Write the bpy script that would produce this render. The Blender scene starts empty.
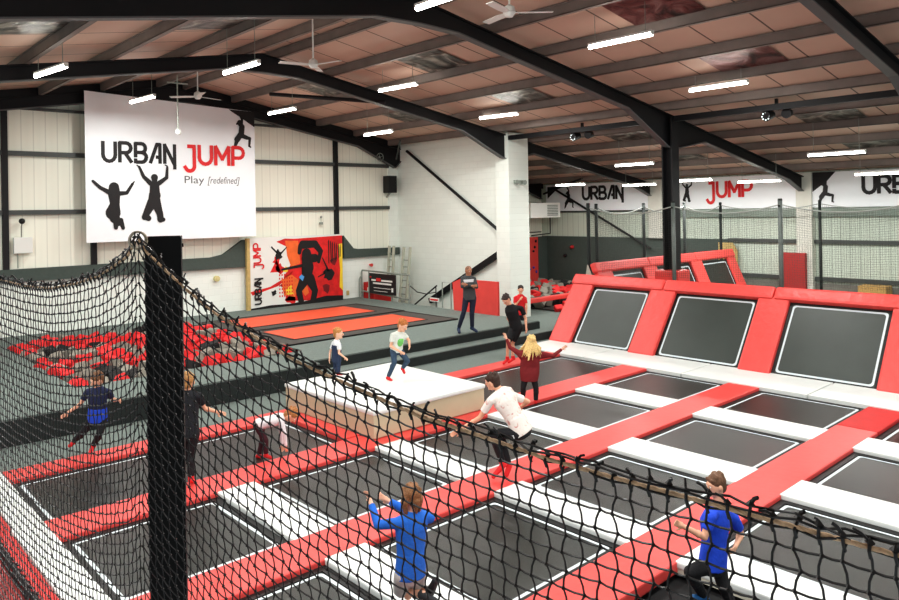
import bpy, bmesh, math, random
import numpy as np
from mathutils import Vector, Matrix, noise
rng = random.Random(7)
C = bpy.context.scene.collection
PI = math.pi
V = Vector

# ------------------------------------------------------------------ materials
def lin(c):
    return tuple(((x/255)/12.92 if x/255 <= .04045 else ((x/255+.055)/1.055)**2.4) for x in c) + (1,)

MATS = {}
def mat(name, rgb, rough=.6, var=0.0, vscale=6.0, bump=0.0, bscale=20.0, metal=0.0, spec=.5, emit=None, estr=0, sheen=0):
    if name in MATS: return MATS[name]
    m = bpy.data.materials.new(name); m.use_nodes = True
    nt = m.node_tree; b = nt.nodes['Principled BSDF']
    b.inputs['Base Color'].default_value = lin(rgb)
    b.inputs['Roughness'].default_value = rough
    b.inputs['Metallic'].default_value = metal
    b.inputs['Specular IOR Level'].default_value = spec
    if sheen:
        b.inputs['Sheen Weight'].default_value = sheen
    if emit:
        b.inputs['Emission Color'].default_value = lin(emit); b.inputs['Emission Strength'].default_value = estr
    if var or bump:
        tc = nt.nodes.new('ShaderNodeNewGeometry')
        if var:
            n = nt.nodes.new('ShaderNodeTexNoise'); n.inputs['Scale'].default_value = vscale; n.inputs['Detail'].default_value = 3
            nt.links.new(tc.outputs['Position'], n.inputs['Vector'])
            mr = nt.nodes.new('ShaderNodeMapRange'); mr.inputs[1].default_value = .3; mr.inputs[2].default_value = .7
            mr.inputs[3].default_value = 1-var; mr.inputs[4].default_value = 1+var
            nt.links.new(n.outputs['Fac'], mr.inputs[0])
            mx = nt.nodes.new('ShaderNodeVectorMath'); mx.operation = 'SCALE'
            mx.inputs[0].default_value = lin(rgb)[:3]
            nt.links.new(mr.outputs[0], mx.inputs['Scale']); nt.links.new(mx.outputs[0], b.inputs['Base Color'])
        if bump:
            n2 = nt.nodes.new('ShaderNodeTexNoise'); n2.inputs['Scale'].default_value = bscale; n2.inputs['Detail'].default_value = 4
            nt.links.new(tc.outputs['Position'], n2.inputs['Vector'])
            bp = nt.nodes.new('ShaderNodeBump'); bp.inputs['Strength'].default_value = bump; bp.inputs['Distance'].default_value = .02
            nt.links.new(n2.outputs['Fac'], bp.inputs['Height']); nt.links.new(bp.outputs['Normal'], b.inputs['Normal'])
    MATS[name] = m
    return m

def wall_mat(name, rgb, kind, axis, rough=.75, line=.93, rgb2=None):
    """kind: 'brick' (painted blocks) or 'rib' (vertical ribbed cladding); axis = horizontal world axis of the wall"""
    m = bpy.data.materials.new(name); m.use_nodes = True
    nt = m.node_tree; b = nt.nodes['Principled BSDF']; b.inputs['Roughness'].default_value = rough
    g = nt.nodes.new('ShaderNodeNewGeometry')
    sp = nt.nodes.new('ShaderNodeSeparateXYZ'); nt.links.new(g.outputs['Position'], sp.inputs[0])
    cb = nt.nodes.new('ShaderNodeCombineXYZ')
    nt.links.new(sp.outputs[axis], cb.inputs['X']); nt.links.new(sp.outputs['Z'], cb.inputs['Y'])
    c = lin(rgb); cd = tuple(x*line for x in c[:3]) + (1,)
    if kind == 'brick':
        t = nt.nodes.new('ShaderNodeTexBrick'); t.inputs['Scale'].default_value = 1
        t.inputs['Brick Width'].default_value = .45; t.inputs['Row Height'].default_value = .225
        t.inputs['Mortar Size'].default_value = .009; t.inputs['Mortar Smooth'].default_value = .3
        t.inputs['Color1'].default_value = c; t.inputs['Color2'].default_value = tuple(x*.965 for x in c[:3])+(1,)
        t.inputs['Mortar'].default_value = cd
        nt.links.new(cb.outputs[0], t.inputs['Vector'])
        nt.links.new(t.outputs['Color'], b.inputs['Base Color'])
        bp = nt.nodes.new('ShaderNodeBump'); bp.inputs['Strength'].default_value = .4; bp.inputs['Distance'].default_value = .01; bp.invert = True
        nt.links.new(t.outputs['Fac'], bp.inputs['Height']); nt.links.new(bp.outputs['Normal'], b.inputs['Normal'])
    else:
        dv = nt.nodes.new('ShaderNodeMath'); dv.operation = 'DIVIDE'; dv.inputs[1].default_value = .33
        nt.links.new(sp.outputs[axis], dv.inputs[0])
        fr = nt.nodes.new('ShaderNodeMath'); fr.operation = 'FRACT'; nt.links.new(dv.outputs[0], fr.inputs[0])
        cr = nt.nodes.new('ShaderNodeValToRGB'); e = cr.color_ramp.elements
        e[0].position = 0; e[0].color = cd; e[1].position = .07; e[1].color = c
        e2 = cr.color_ramp.elements.new(.5); e2.color = lin(rgb2) if rgb2 else tuple(x*.97 for x in c[:3])+(1,)
        e3 = cr.color_ramp.elements.new(.93); e3.color = c
        e4 = cr.color_ramp.elements.new(1.0); e4.color = cd
        nt.links.new(fr.outputs[0], cr.inputs[0]); nt.links.new(cr.outputs[0], b.inputs['Base Color'])
        bp = nt.nodes.new('ShaderNodeBump'); bp.inputs['Strength'].default_value = .3; bp.inputs['Distance'].default_value = .03
        nt.links.new(cr.outputs[0], bp.inputs['Height']); nt.links.new(bp.outputs['Normal'], b.inputs['Normal'])
    MATS[name] = m
    return m

def roof_mat(name, rgb):
    m = bpy.data.materials.new(name); m.use_nodes = True
    nt = m.node_tree; b = nt.nodes['Principled BSDF']; b.inputs['Roughness'].default_value = .6
    g = nt.nodes.new('ShaderNodeNewGeometry')
    sp = nt.nodes.new('ShaderNodeSeparateXYZ'); nt.links.new(g.outputs['Position'], sp.inputs[0])
    dv = nt.nodes.new('ShaderNodeMath'); dv.operation = 'DIVIDE'; dv.inputs[1].default_value = 1.32
    nt.links.new(sp.outputs['Y'], dv.inputs[0])
    fr = nt.nodes.new('ShaderNodeMath'); fr.operation = 'FRACT'; nt.links.new(dv.outputs[0], fr.inputs[0])
    cr = nt.nodes.new('ShaderNodeValToRGB'); cr.color_ramp.interpolation = 'CONSTANT'
    e = cr.color_ramp.elements; c = lin(rgb)
    e[0].position = 0; e[0].color = tuple(x*.18 for x in c[:3])+(1,); e[1].position = .028; e[1].color = c
    nt.links.new(fr.outputs[0], cr.inputs[0])
    n = nt.nodes.new('ShaderNodeTexNoise'); n.inputs['Scale'].default_value = .5
    nt.links.new(g.outputs['Position'], n.inputs['Vector'])
    mr = nt.nodes.new('ShaderNodeMapRange'); mr.inputs[3].default_value = .85; mr.inputs[4].default_value = 1.12
    nt.links.new(n.outputs['Fac'], mr.inputs[0])
    mx = nt.nodes.new('ShaderNodeVectorMath'); mx.operation = 'SCALE'
    nt.links.new(cr.outputs[0], mx.inputs[0]); nt.links.new(mr.outputs[0], mx.inputs['Scale'])
    nt.links.new(mx.outputs[0], b.inputs['Base Color'])
    MATS[name] = m
    return m

def foil_mat(name, c0, c1, c2):
    m = bpy.data.materials.new(name); m.use_nodes = True
    nt = m.node_tree; b = nt.nodes['Principled BSDF']; b.inputs['Roughness'].default_value = .35; b.inputs['Metallic'].default_value = .35
    g = nt.nodes.new('ShaderNodeNewGeometry')
    n = nt.nodes.new('ShaderNodeTexNoise'); n.inputs['Scale'].default_value = 1.6; n.inputs['Detail'].default_value = 5; n.inputs['Distortion'].default_value = 1.5
    nt.links.new(g.outputs['Position'], n.inputs['Vector'])
    cr = nt.nodes.new('ShaderNodeValToRGB'); e = cr.color_ramp.elements
    e[0].position = .35; e[0].color = lin(c0); e[1].position = .72; e[1].color = lin(c2)
    k = cr.color_ramp.elements.new(.52); k.color = lin(c1)
    nt.links.new(n.outputs['Fac'], cr.inputs[0]); nt.links.new(cr.outputs[0], b.inputs['Base Color'])
    bp = nt.nodes.new('ShaderNodeBump'); bp.inputs['Strength'].default_value = .8; bp.inputs['Distance'].default_value = .08
    nt.links.new(n.outputs['Fac'], bp.inputs['Height']); nt.links.new(bp.outputs['Normal'], b.inputs['Normal'])
    MATS[name] = m
    return m

def origin(o):
    p = V((0,0,0))
    while o is not None: p += o.location; o = o.parent
    return p
# ------------------------------------------------------------------ mesh builder (world coordinates)
class MB:
    def __init__(s): s.v = []; s.f = []
    def add(s, vs, fs):
        o = len(s.v); s.v += [tuple(v) for v in vs]; s.f += [tuple(i+o for i in f) for f in fs]; return s
    def box(s, x0, x1, y0, y1, z0, z1, bev=0):
        if bev:
            b = bmesh.new(); bmesh.ops.create_cube(b, size=1)
            for v in b.verts: v.co = V(((x0+x1)/2+v.co.x*(x1-x0), (y0+y1)/2+v.co.y*(y1-y0), (z0+z1)/2+v.co.z*(z1-z0)))
            bmesh.ops.bevel(b, geom=b.edges[:], offset=bev, segments=2, affect='EDGES', profile=.6)
            b.verts.index_update(); s.add([v.co for v in b.verts], [[v.index for v in f.verts] for f in b.faces]); b.free(); return s
        vs = [(x, y, z) for z in (z0, z1) for y in (y0, y1) for x in (x0, x1)]
        return s.add(vs, [(0,2,3,1), (4,5,7,6), (0,1,5,4), (2,6,7,3), (0,4,6,2), (1,3,7,5)])
    def tf(s, M, start=0):
        for i in range(start, len(s.v)): s.v[i] = tuple(M @ V(s.v[i]))
        return s
    def beam(s, p, q, w, h, up=(0,0,1)):
        p, q, up = V(p), V(q), V(up); d = (q-p).normalized(); r = d.cross(up)
        if r.length < 1e-4: r = d.cross(V((0,1,0)))
        r.normalize(); u = r.cross(d); vs = []
        for c in (p, q):
            for a, b in ((-1,-1), (1,-1), (1,1), (-1,1)): vs.append(c + r*a*w/2 + u*b*h/2)
        return s.add(vs, [(0,1,2,3), (7,6,5,4), (0,4,5,1), (1,5,6,2), (2,6,7,3), (3,7,4,0)])
    def tube(s, pts, r, n=8, cap=True):
        pts = [V(p) for p in pts]; rs = r if isinstance(r, (list, tuple)) else [r]*len(pts)
        vs, fs = [], []; prev = None
        for i, p in enumerate(pts):
            a = pts[max(i-1, 0)]; b = pts[min(i+1, len(pts)-1)]; d = (b-a).normalized()
            if prev is None:
                x = d.cross(V((0,0,1)))
                if x.length < 1e-3: x = d.cross(V((1,0,0)))
            else: x = prev - d*prev.dot(d)
            x.normalize(); y = d.cross(x); prev = x
            for k in range(n):
                t = 2*PI*k/n; vs.append(p + (x*math.cos(t) + y*math.sin(t))*rs[i])
        for i in range(len(pts)-1):
            for k in range(n): fs.append((i*n+k, i*n+(k+1) % n, (i+1)*n+(k+1) % n, (i+1)*n+k))
        if cap:
            fs.append(tuple(range(n))[::-1]); fs.append(tuple((len(pts)-1)*n+k for k in range(n)))
        return s.add(vs, fs)
    def ell(s, c, rad, ax=None, n=16, m=10):
        c = V(c); ax = ax or (V((1,0,0)), V((0,1,0)), V((0,0,1))); vs, fs = [], []
        vs.append(c + ax[2]*rad[2])
        for i in range(1, m):
            t = PI*i/m
            for k in range(n):
                f = 2*PI*k/n
                vs.append(c + ax[0]*rad[0]*math.sin(t)*math.cos(f) + ax[1]*rad[1]*math.sin(t)*math.sin(f) + ax[2]*rad[2]*math.cos(t))
        vs.append(c - ax[2]*rad[2]); L = len(vs)-1
        for k in range(n):
            fs.append((0, 1+k, 1+(k+1) % n)); fs.append((L, 1+(m-2)*n+(k+1) % n, 1+(m-2)*n+k))
        for i in range(m-2):
            for k in range(n): a = 1+i*n; fs.append((a+k, a+n+k, a+n+(k+1) % n, a+(k+1) % n))
        return s.add(vs, fs)
    def cap(s, p, q, r0, r1, n=12):      # tapered capsule
        p, q = V(p), V(q); s.tube([p, q], [r0, r1], n); s.ell(p, (r0,)*3, n=n, m=8); s.ell(q, (r1,)*3, n=n, m=8); return s
    def loft(s, rings, n=20):            # rings: (centre, ax, ay, rx, ry)
        vs, fs = [], []
        for c, a, b, rx, ry in rings:
            for k in range(n):
                t = 2*PI*k/n; vs.append(V(c) + a*rx*math.cos(t) + b*ry*math.sin(t))
        for i in range(len(rings)-1):
            for k in range(n): fs.append((i*n+k, i*n+(k+1) % n, (i+1)*n+(k+1) % n, (i+1)*n+k))
        fs.append(tuple(range(n))[::-1]); fs.append(tuple((len(rings)-1)*n+k for k in range(n)))
        return s.add(vs, fs)
    def poly(s, pts): return s.add(pts, [tuple(range(len(pts)))])
    def build(s, name, m, parent=None, smooth=False, local=False):
        me = bpy.data.meshes.new(name)
        off = V((0,0,0)) if (local or parent is None) else origin(parent)
        o = bpy.data.objects.new(name, me); C.objects.link(o)
        if parent is None and s.v:
            a = np.array(s.v); lo = a.min(0); hi = a.max(0); off = V(((lo[0]+hi[0])/2, (lo[1]+hi[1])/2, lo[2])); o.location = off
        me.from_pydata([(v[0]-off[0], v[1]-off[1], v[2]-off[2]) for v in s.v], [], s.f); me.update()
        b = bmesh.new(); b.from_mesh(me); bmesh.ops.recalc_face_normals(b, faces=b.faces[:]); b.to_mesh(me); b.free()
        me.materials.append(m)
        if smooth: me.polygons.foreach_set('use_smooth', [True]*len(me.polygons))
        if parent is not None: o.parent = parent
        return o

def tag(o, label=None, cat=None, group=None, kind=None):
    if label: o['label'] = label
    if cat: o['category'] = cat
    if group: o['group'] = group
    if kind: o['kind'] = kind
    return o
def thing(name, label, cat, loc=(0,0,0), group=None):
    o = bpy.data.objects.new(name, None); C.objects.link(o); o.location = loc; o.empty_display_size = .2
    return tag(o, label, cat, group)
def struct(name, mb, m, label=None, parent=None, cat=None):
    o = mb.build(name, m, parent)
    if parent is None: o['kind'] = 'structure'
    if label: o['label'] = label
    if parent is None: o['category'] = cat or name.split('_')[0]
    return o
def dup(o, loc, label=None, group=None, rot=None):
    r = o.copy(); C.objects.link(r); r.location = loc
    if rot: r.rotation_euler = rot
    if label: r['label'] = label
    if group: r['group'] = group
    for ch in list(o.children):
        c = ch.copy(); C.objects.link(c); c.parent = r
    return r

# ------------------------------------------------------------------ camera
cam = bpy.data.cameras.new('camera'); co = bpy.data.objects.new('camera', cam); C.objects.link(co)
F_PX, CX, CY, YAW, PIT, ROL = 727.32, 450.17, 208.06, 0.82918, 0.002948, -0.017851
cam.sensor_width = 36; cam.lens = F_PX*36/899; cam.shift_x = (449.5-CX)/899; cam.shift_y = (CY-300)/899
cam.clip_start = .05; cam.clip_end = 200
Fw = V((math.cos(YAW)*math.cos(PIT), math.sin(YAW)*math.cos(PIT), math.sin(PIT)))
R0 = V((math.sin(YAW), -math.cos(YAW), 0)); U0 = R0.cross(Fw)
R1_ = R0*math.cos(ROL) + U0*math.sin(ROL); U1_ = -R0*math.sin(ROL) + U0*math.cos(ROL)
co.matrix_world = Matrix(((R1_.x, U1_.x, -Fw.x, 0), (R1_.y, U1_.y, -Fw.y, 0), (R1_.z, U1_.z, -Fw.z, 4.0), (0,0,0,1)))
bpy.context.scene.camera = co
# ------------------------------------------------------------------ palette
RED = mat('red_vinyl', (218,78,73), .42, .05, 3, .12, 9)
REDD = mat('dark_red_vinyl', (196,38,36), .5, .06, 3, .1, 9)
REDW = mat('wrinkled_red_vinyl', (218,78,73), .4, .05, 3, .9, 7)
WHT = mat('white_vinyl', (222,227,224), .45, .02, 3, .05, 9)
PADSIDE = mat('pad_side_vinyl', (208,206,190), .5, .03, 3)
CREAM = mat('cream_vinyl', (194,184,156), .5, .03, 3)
BED = mat('black_woven_bed', (38,42,39), .34, .10, 1.2, .15, 160)
BEDA = mat('grey_woven_bed', (54,62,58), .38, .10, 1.2, .15, 160)
COVER = mat('black_spring_cover', (13,14,14), .5, .08, 8)
STRIPE = mat('white_stripe', (206,218,222), .5)
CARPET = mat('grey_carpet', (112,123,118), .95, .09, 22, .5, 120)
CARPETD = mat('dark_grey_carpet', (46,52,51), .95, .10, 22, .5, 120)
BANDG = mat('slate_carpet', (78,88,83), .95, .06, 12)
STEEL = mat('black_steel', (13,13,17), .6, .1, 3)
STEELG = mat('grey_steel', (74,78,76), .5, .1, 3)
PURL = mat('purlin_steel', (128,118,112), .55, .12, 2)
GALV = mat('galvanised_steel', (150,158,150), .45, .08, 5, metal=.3)
WHITEP = mat('white_paint', (228,230,224), .55)
BLACK = mat('black_plastic', (20,20,22), .5)
INK = mat('black_print', (28,26,27), .6, .12, 14)
REDINK = mat('red_print', (216,36,40), .6, .08, 12)
GREYINK = mat('grey_print', (96,98,100), .6)
BANNER = mat('banner_vinyl', (238,242,244), .5, .02, 1)
BRICK_X = wall_mat('painted_block_x', (238,243,236), 'brick', 'X')
BRICK_Y = wall_mat('painted_block_y', (234,240,232), 'brick', 'Y')
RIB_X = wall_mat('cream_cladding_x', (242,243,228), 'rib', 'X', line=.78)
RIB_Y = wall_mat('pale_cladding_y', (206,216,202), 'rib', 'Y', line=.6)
PLAST = mat('plastered_pier', (214,214,204), .8, .05, 3)
ROOFM = roof_mat('roof_liner', (204,176,158))
FOILG = foil_mat('foil_grey', (44,44,42), (104,100,94), (190,186,176))
FOILR = foil_mat('foil_red', (52,34,34), (110,62,60), (150,120,116))
ORANGE = mat('orange_track', (218,88,58), .55, .05, 4)
WOOD = mat('timber', (196,170,112), .7, .12, 9)
OSB = mat('strand_board', (186,150,92), .8, .25, 26)

XR, XF, YG = 19.6, 29.2, 24.75
ZP = .48
def roofz(x): return 8.62 - .173*abs(x-9.7)

# ------------------------------------------------------------------ shell
f = MB().box(1.2, 17.6, -4, 13.3, -.5, -.2)
struct('floor', f, mat('court_floor', (30,31,32), .9), 'dark floor beneath the trampoline court')
f = MB().box(-5, XF, 13.27, YG, -.5, 0).box(17.1, XF, -4, 13.27, -.5, 0)
struct('floor', f, CARPET, 'grey carpet floor around the trampoline court')

w = MB().box(-5, XF, YG, YG+.25, -.5, 2.16)
struct('wall_back', w, BRICK_X, 'white painted block wall below the dark band under the big banner')
w = MB()
xs = [-5, 9.7, XF]
for i in range(2):
    a, b = xs[i], xs[i+1]
    w.poly([(a, YG+.05, 2.1), (b, YG+.05, 2.1), (b, YG+.05, roofz(b)), (a, YG+.05, roofz(a))])
struct('wall_back', w, RIB_X, 'cream ribbed cladding behind the big banner')
w = MB().box(19.1, XR+.02, YG-.02, YG+.2, 0, roofz(19.2)-.05)
struct('wall_back', w, BRICK_X, 'white block pier in the corner by the speaker')
# dark band along the foot of the cladding, stepping up at the mural
bd = MB()
def bandpoly(pts):
    y0, y1 = YG-.14, YG+.02
    n = len(pts); vs = [(x, y0, z) for x, z in pts] + [(x, y1, z) for x, z in pts]
    bd.add(vs, [tuple(range(n)), tuple(range(n, 2*n))[::-1]] + [(i, (i+1) % n, n+(i+1) % n, n+i) for i in range(n)])
bandpoly([(-5,2.14), (12.5,2.06), (12.5,3.05), (12.3,3.05), (11.55,2.56), (11.1,2.48), (-5,2.46)])
bandpoly([(16.68,2.12), (19.55,2.14), (19.55,2.44), (17.4,2.47), (17.15,2.52), (16.68,3.05)])
struct('trim_1', bd, BANDG, 'dark carpeted band running along the back wall')
# brick wall + pier, right of the platform
w = MB().box(XR, XR+.25, 18.4, YG, -.3, roofz(XR)-.02)
struct('wall_right', w, BRICK_Y, 'white painted block wall with diagonal braces')
w = MB().box(19.35, 20.42, 17.96, 18.62, -.3, roofz(20)-.05)
struct('wall_right', w, BRICK_Y, 'white block pier at the end of the block wall')
# far wall
w = MB(); w.poly([(XF,-4,0), (XF,YG+.2,0), (XF,YG+.2,roofz(XF)), (XF,-4,roofz(XF))])
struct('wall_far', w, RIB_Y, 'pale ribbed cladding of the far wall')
w = MB().box(XF-.08, XF+.1, 14.6, YG, 0, 2.58)
struct('wall_far', w, BANDG, 'slate carpeted lower part of the far wall')
for (a, b, z0, lab) in ((17.56,18.25,2.58,'pale pier on the far wall beside the black column'), (11.14,11.72,0,'pale pier on the far wall behind the red pad'), (4.6,5.2,0,'pale pier on the far wall beyond the right edge')):
    struct('wall_far', MB().box(XF-.32, XF+.05, a, b, z0, roofz(XF)-.05), PLAST, lab)
struct('wall_back', MB().box(28.42, XF-.08, 24.4, YG, 0, 2.56), BANDG, 'slate corner panel beside the red climbing wall')
struct('trim_2', MB().box(XF-.16, XF, -4, 17.55, 3.5, 3.84), mat('pale_beam', (138,150,140), .7, .06, 4), 'grey green rail under the far banners')
struct('trim_3', MB().box(XF-.14, XF, -4, 14.6, 2.48, 2.62).box(XF-.14, XF, -4, 14.6, 1.06, 1.2).box(XF-.1, XF, 17.5, YG, 3.78, 3.86), STEELG, 'dark horizontal rails on the far wall')
struct('trim_4', MB().box(XF-.1, XF-.02, -4, 14.6, 0, .95), mat('low_dado', (120,118,110), .8, .1, 5), 'grey dado along the foot of the far wall')
# roof liner
r = MB()
for a, b in ((-5, 9.7), (9.7, XF+.3)):
    r.poly([(a, -5, roofz(a)), (b, -5, roofz(b)), (b, YG+.3, roofz(b)), (a, YG+.3, roofz(a))])
struct('ceiling', r, ROOFM, 'pinkish insulated roof liner with dark joints')
# purlins
pl = MB()
k = 0
for sx in (-1, 1):
    for i in range(12 if sx > 0 else 8):
        x = 9.7 + sx*(.45 + 1.76*i)
        if x > XF-.2 or x < -4.5: continue
        z = roofz(x)
        pl.box(x-.035, x+.035, -5, YG, z-.24, z-.01); pl.box(x-.035, x+.07, -5, YG, z-.245, z-.225); pl.box(x-.07, x+.035, -5, YG, z-.03, z-.005)
struct('ceiling', pl, PURL, 'grey steel purlins running under the roof liner')
# portal frames
def rafter(y, lab, x0=-4.8, x1=XF-.3, haunches=()):
    m_ = MB(); fl = MB(); d = .34
    def seg(xa, xb, da, db):
        za, zb = roofz(xa)-.24, roofz(xb)-.24
        for (t0, t1, wd) in ((0, .022, .17), (1, None, .17)):
            pass
        # web
        m_.add([(xa,y-.012,za), (xb,y-.012,zb), (xb,y-.012,zb-db), (xa,y-.012,za-da), (xa,y+.012,za), (xb,y+.012,zb), (xb,y+.012,zb-db), (xa,y+.012,za-da)],
               [(0,1,2,3), (7,6,5,4), (0,4,5,1), (3,2,6,7), (0,3,7,4), (1,5,6,2)])
        for o0, o1 in ((0, 0), (da, db)):
            (m_ if o1 == 0 and o0 == 0 else fl).add([(xa,y-.1,za-o0), (xb,y-.1,zb-o1), (xb,y+.1,zb-o1), (xa,y+.1,za-o0), (xa,y-.1,za-o0-.03), (xb,y-.1,zb-o1-.03), (xb,y+.1,zb-o1-.03), (xa,y+.1,za-o0-.03)],
                   [(0,1,2,3), (7,6,5,4), (0,4,5,1), (1,5,6,2), (2,6,7,3), (3,7,4,0)])
    seg(x0, 8.6, d, d); seg(8.6, 9.7, d, d+.16); seg(9.7, 10.8, d+.16, d)
    cuts = [10.8] ; ds = [d]
    for xa, da in haunches: cuts.append(xa); ds.append(da)
    cuts.append(x1); ds.append(haunches[-1][1] if haunches else d)
    for i in range(len(cuts)-1):
        if cuts[i+1]-cuts[i] > .01: seg(cuts[i], cuts[i+1], ds[i], ds[i+1])
    o = struct('ceiling', m_, STEEL, lab)
    struct('ceiling', fl, mat('flange_lit_tone', (92,94,94), .5), 'lit-toned lower flange of the ' + lab)  # light catching the lower edge is put into a paler steel colour
    return o
HF = [(27.6,.34), (28.85,.55)]
rafter(5.0, 'black steel rafter crossing the top right corner', haunches=[(17.4,.34), (19.2,.85), (19.25,.34)]+HF)
rafter(11.5, 'black steel rafter over the freestanding black column', haunches=[(17.2,.34), (19.2,.95), (19.6,.95), (21.4,.34)]+HF)
rafter(18.15, 'black steel rafter ending on the white block pier', haunches=[(17.2,.34), (19.2,.85), (19.6,.85), (20.9,.34)]+HF)
rafter(24.55, 'black steel gable rafter above the big banner', haunches=[(17.4,.34), (19.3,.85), (19.7,.4)]+HF)
tr = MB()
for a, b in ((-5, 9.7), (9.7, XF-.2)): tr.add([(a,24.5,roofz(a)-.26),(b,24.5,roofz(b)-.26),(b,24.5,roofz(b)-.01),(a,24.5,roofz(a)-.01)], [(0,1,2,3)])
struct('trim_9', tr, STEEL, 'dark strip closing the gable above the rafter')
# black column
c = MB().box(19.24, 19.64, 11.33, 11.37, 0, roofz(19.4)-.3).box(19.24, 19.64, 11.63, 11.67, 0, roofz(19.4)-.3).box(19.41, 19.47, 11.36, 11.64, 0, roofz(19.4)-.3)
t = thing('steel_column', 'freestanding black steel column in the middle of the hall', 'column', (19.44, 11.5, 0))
c.build('column_shaft', STEEL, t)
pd = MB().box(19.1, 19.8, 11.12, 11.9, 0, 2.12, .06); po = pd.build('column_pad', RED, t)
po['label'] = 'red padding around the foot of the column'
struct('ceiling', MB().box(19.34, 19.48, -4, 11.3, 6.5, 6.66).box(19.34, 19.48, 11.7, 17.95, 6.5, 6.66), STEEL, 'black tie beam running between the column and the white pier')
# gable columns and girts
g = MB()
for x in (4.82, 7.25, 16.42): g.box(x-.08, x+.08, YG-.1, YG+.04, 2.4, roofz(x)-.35)
struct('trim_5', g, STEEL, 'dark steel posts on the back wall')
g = MB().box(-5, 19.1, YG-.08, YG+.03, 4.09, 4.23).box(-5, 19.1, YG-.08, YG+.03, 5.86, 6.0).box(-5, 18.75, YG-.1, YG+.03, 7.25, 7.33)
struct('trim_6', g, STEELG, 'horizontal grey rails across the back wall cladding')
struct('trim_7', MB().box(20.4, XF, YG-.06, YG+.03, 4.2, 4.32), STEELG, 'dark rail across the cladding in the far corner')
# foil rooflights
FO = [(3.25,14.8,0),(6.65,14.7,0),(12.78,14.75,0),(16.55,14.75,0),(21.9,14.5,0),(3.25,8,0),(12.9,8,1),(16.72,7.85,1),(21.75,7.9,0),(25.1,7.9,0),(12.7,20.1,0),(16.4,20.2,0),(25.4,20.3,0),(25.3,14.5,0)]
names = {0:'crumpled grey foil rooflight panel between the purlins', 1:'reddish foil rooflight panel between the purlins'}
for i, (x, y, kk) in enumerate(FO):
    sx = 1 if x > 9.7 else -1
    j = math.floor((abs(x-9.7)-.45)/1.76); xa = 9.7+sx*(.45+1.76*j)+sx*.05; xb = 9.7+sx*(.45+1.76*(j+1))-sx*.05
    m_ = MB().poly([(xa,y-.82,roofz(xa)-.035), (xb,y-.82,roofz(xb)-.035), (xb,y+.82,roofz(xb)-.035), (xa,y+.82,roofz(xa)-.035)])
    o = struct('ceiling', m_, FOILR if kk else FOILG, names[kk]); o['group'] = 'foil rooflights'
# diagonal braces
t = MB().tube([(19.5,23.95,6.54), (19.5,18.7,3.25)], .06); tag(t.build('diagonal_brace', STEEL), 'long black diagonal brace high on the white block wall', 'brace')
t = MB().beam((19.48,18.66,2.34), (19.48,22.6,.3), .1, .22); tag(t.build('diagonal_brace', STEEL), 'lower black diagonal brace behind the man with folded arms', 'brace')
t = MB().tube([(28.88,23.6,4.94), (28.88,18.15,2.1)], .055); tag(t.build('diagonal_brace', STEEL), 'black diagonal brace on the far wall beside the white heater', 'brace')
t = MB().tube([(11.45,20.9,7.8), (13.78,17.94,7.38)], .06); tag(t.build('diagonal_brace', STEEL), 'thin black roof brace below the foil panel left of centre', 'brace')
t = MB().beam((18.4,23.0,6.85),(19.2,24.3,6.2),.06,.06); tag(t.build('knee_strut', STEELG), 'short steel strut at the corner where the gable rafter meets the wall', 'strut')
t = MB().tube([(27.0,20.5,5.35), (28.8,24.3,4.75)], .05); tag(t.build('diagonal_brace', STEEL), 'short black roof brace in the far corner left of the far lettering', 'brace')

# ------------------------------------------------------------------ raised platform, steps, pits
p = MB()
PX0, PX1 = -5, 17.45
pit = (4.4, 9.75, 16.35, 22.7)
p.box(PX0, 9.2, 14.65, pit[2], 0, ZP).box(9.2, PX1, 15.02, pit[2], 0, ZP)
p.box(PX0, pit[0], pit[2], pit[3], 0, ZP).box(pit[1], PX1, pit[2], pit[3], 0, ZP).box(PX0, PX1, pit[3], YG, 0, ZP)
struct('floor', p, CARPET, 'raised grey carpeted platform at the back')
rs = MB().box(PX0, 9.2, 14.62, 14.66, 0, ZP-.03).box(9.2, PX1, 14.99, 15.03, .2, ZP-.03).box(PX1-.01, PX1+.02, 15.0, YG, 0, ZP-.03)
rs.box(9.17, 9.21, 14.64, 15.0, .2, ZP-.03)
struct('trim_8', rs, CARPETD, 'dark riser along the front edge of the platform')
t = thing('step', 'long carpeted step below the front edge of the platform', 'step', (13.4, 14.75, 0))
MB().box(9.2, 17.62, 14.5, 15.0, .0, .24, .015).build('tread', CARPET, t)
MB().box(9.19, 17.63, 14.48, 14.51, 0, .215).box(17.61, 17.64, 14.5, 15.0, 0, .215).build('riser', CARPETD, t)

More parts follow.
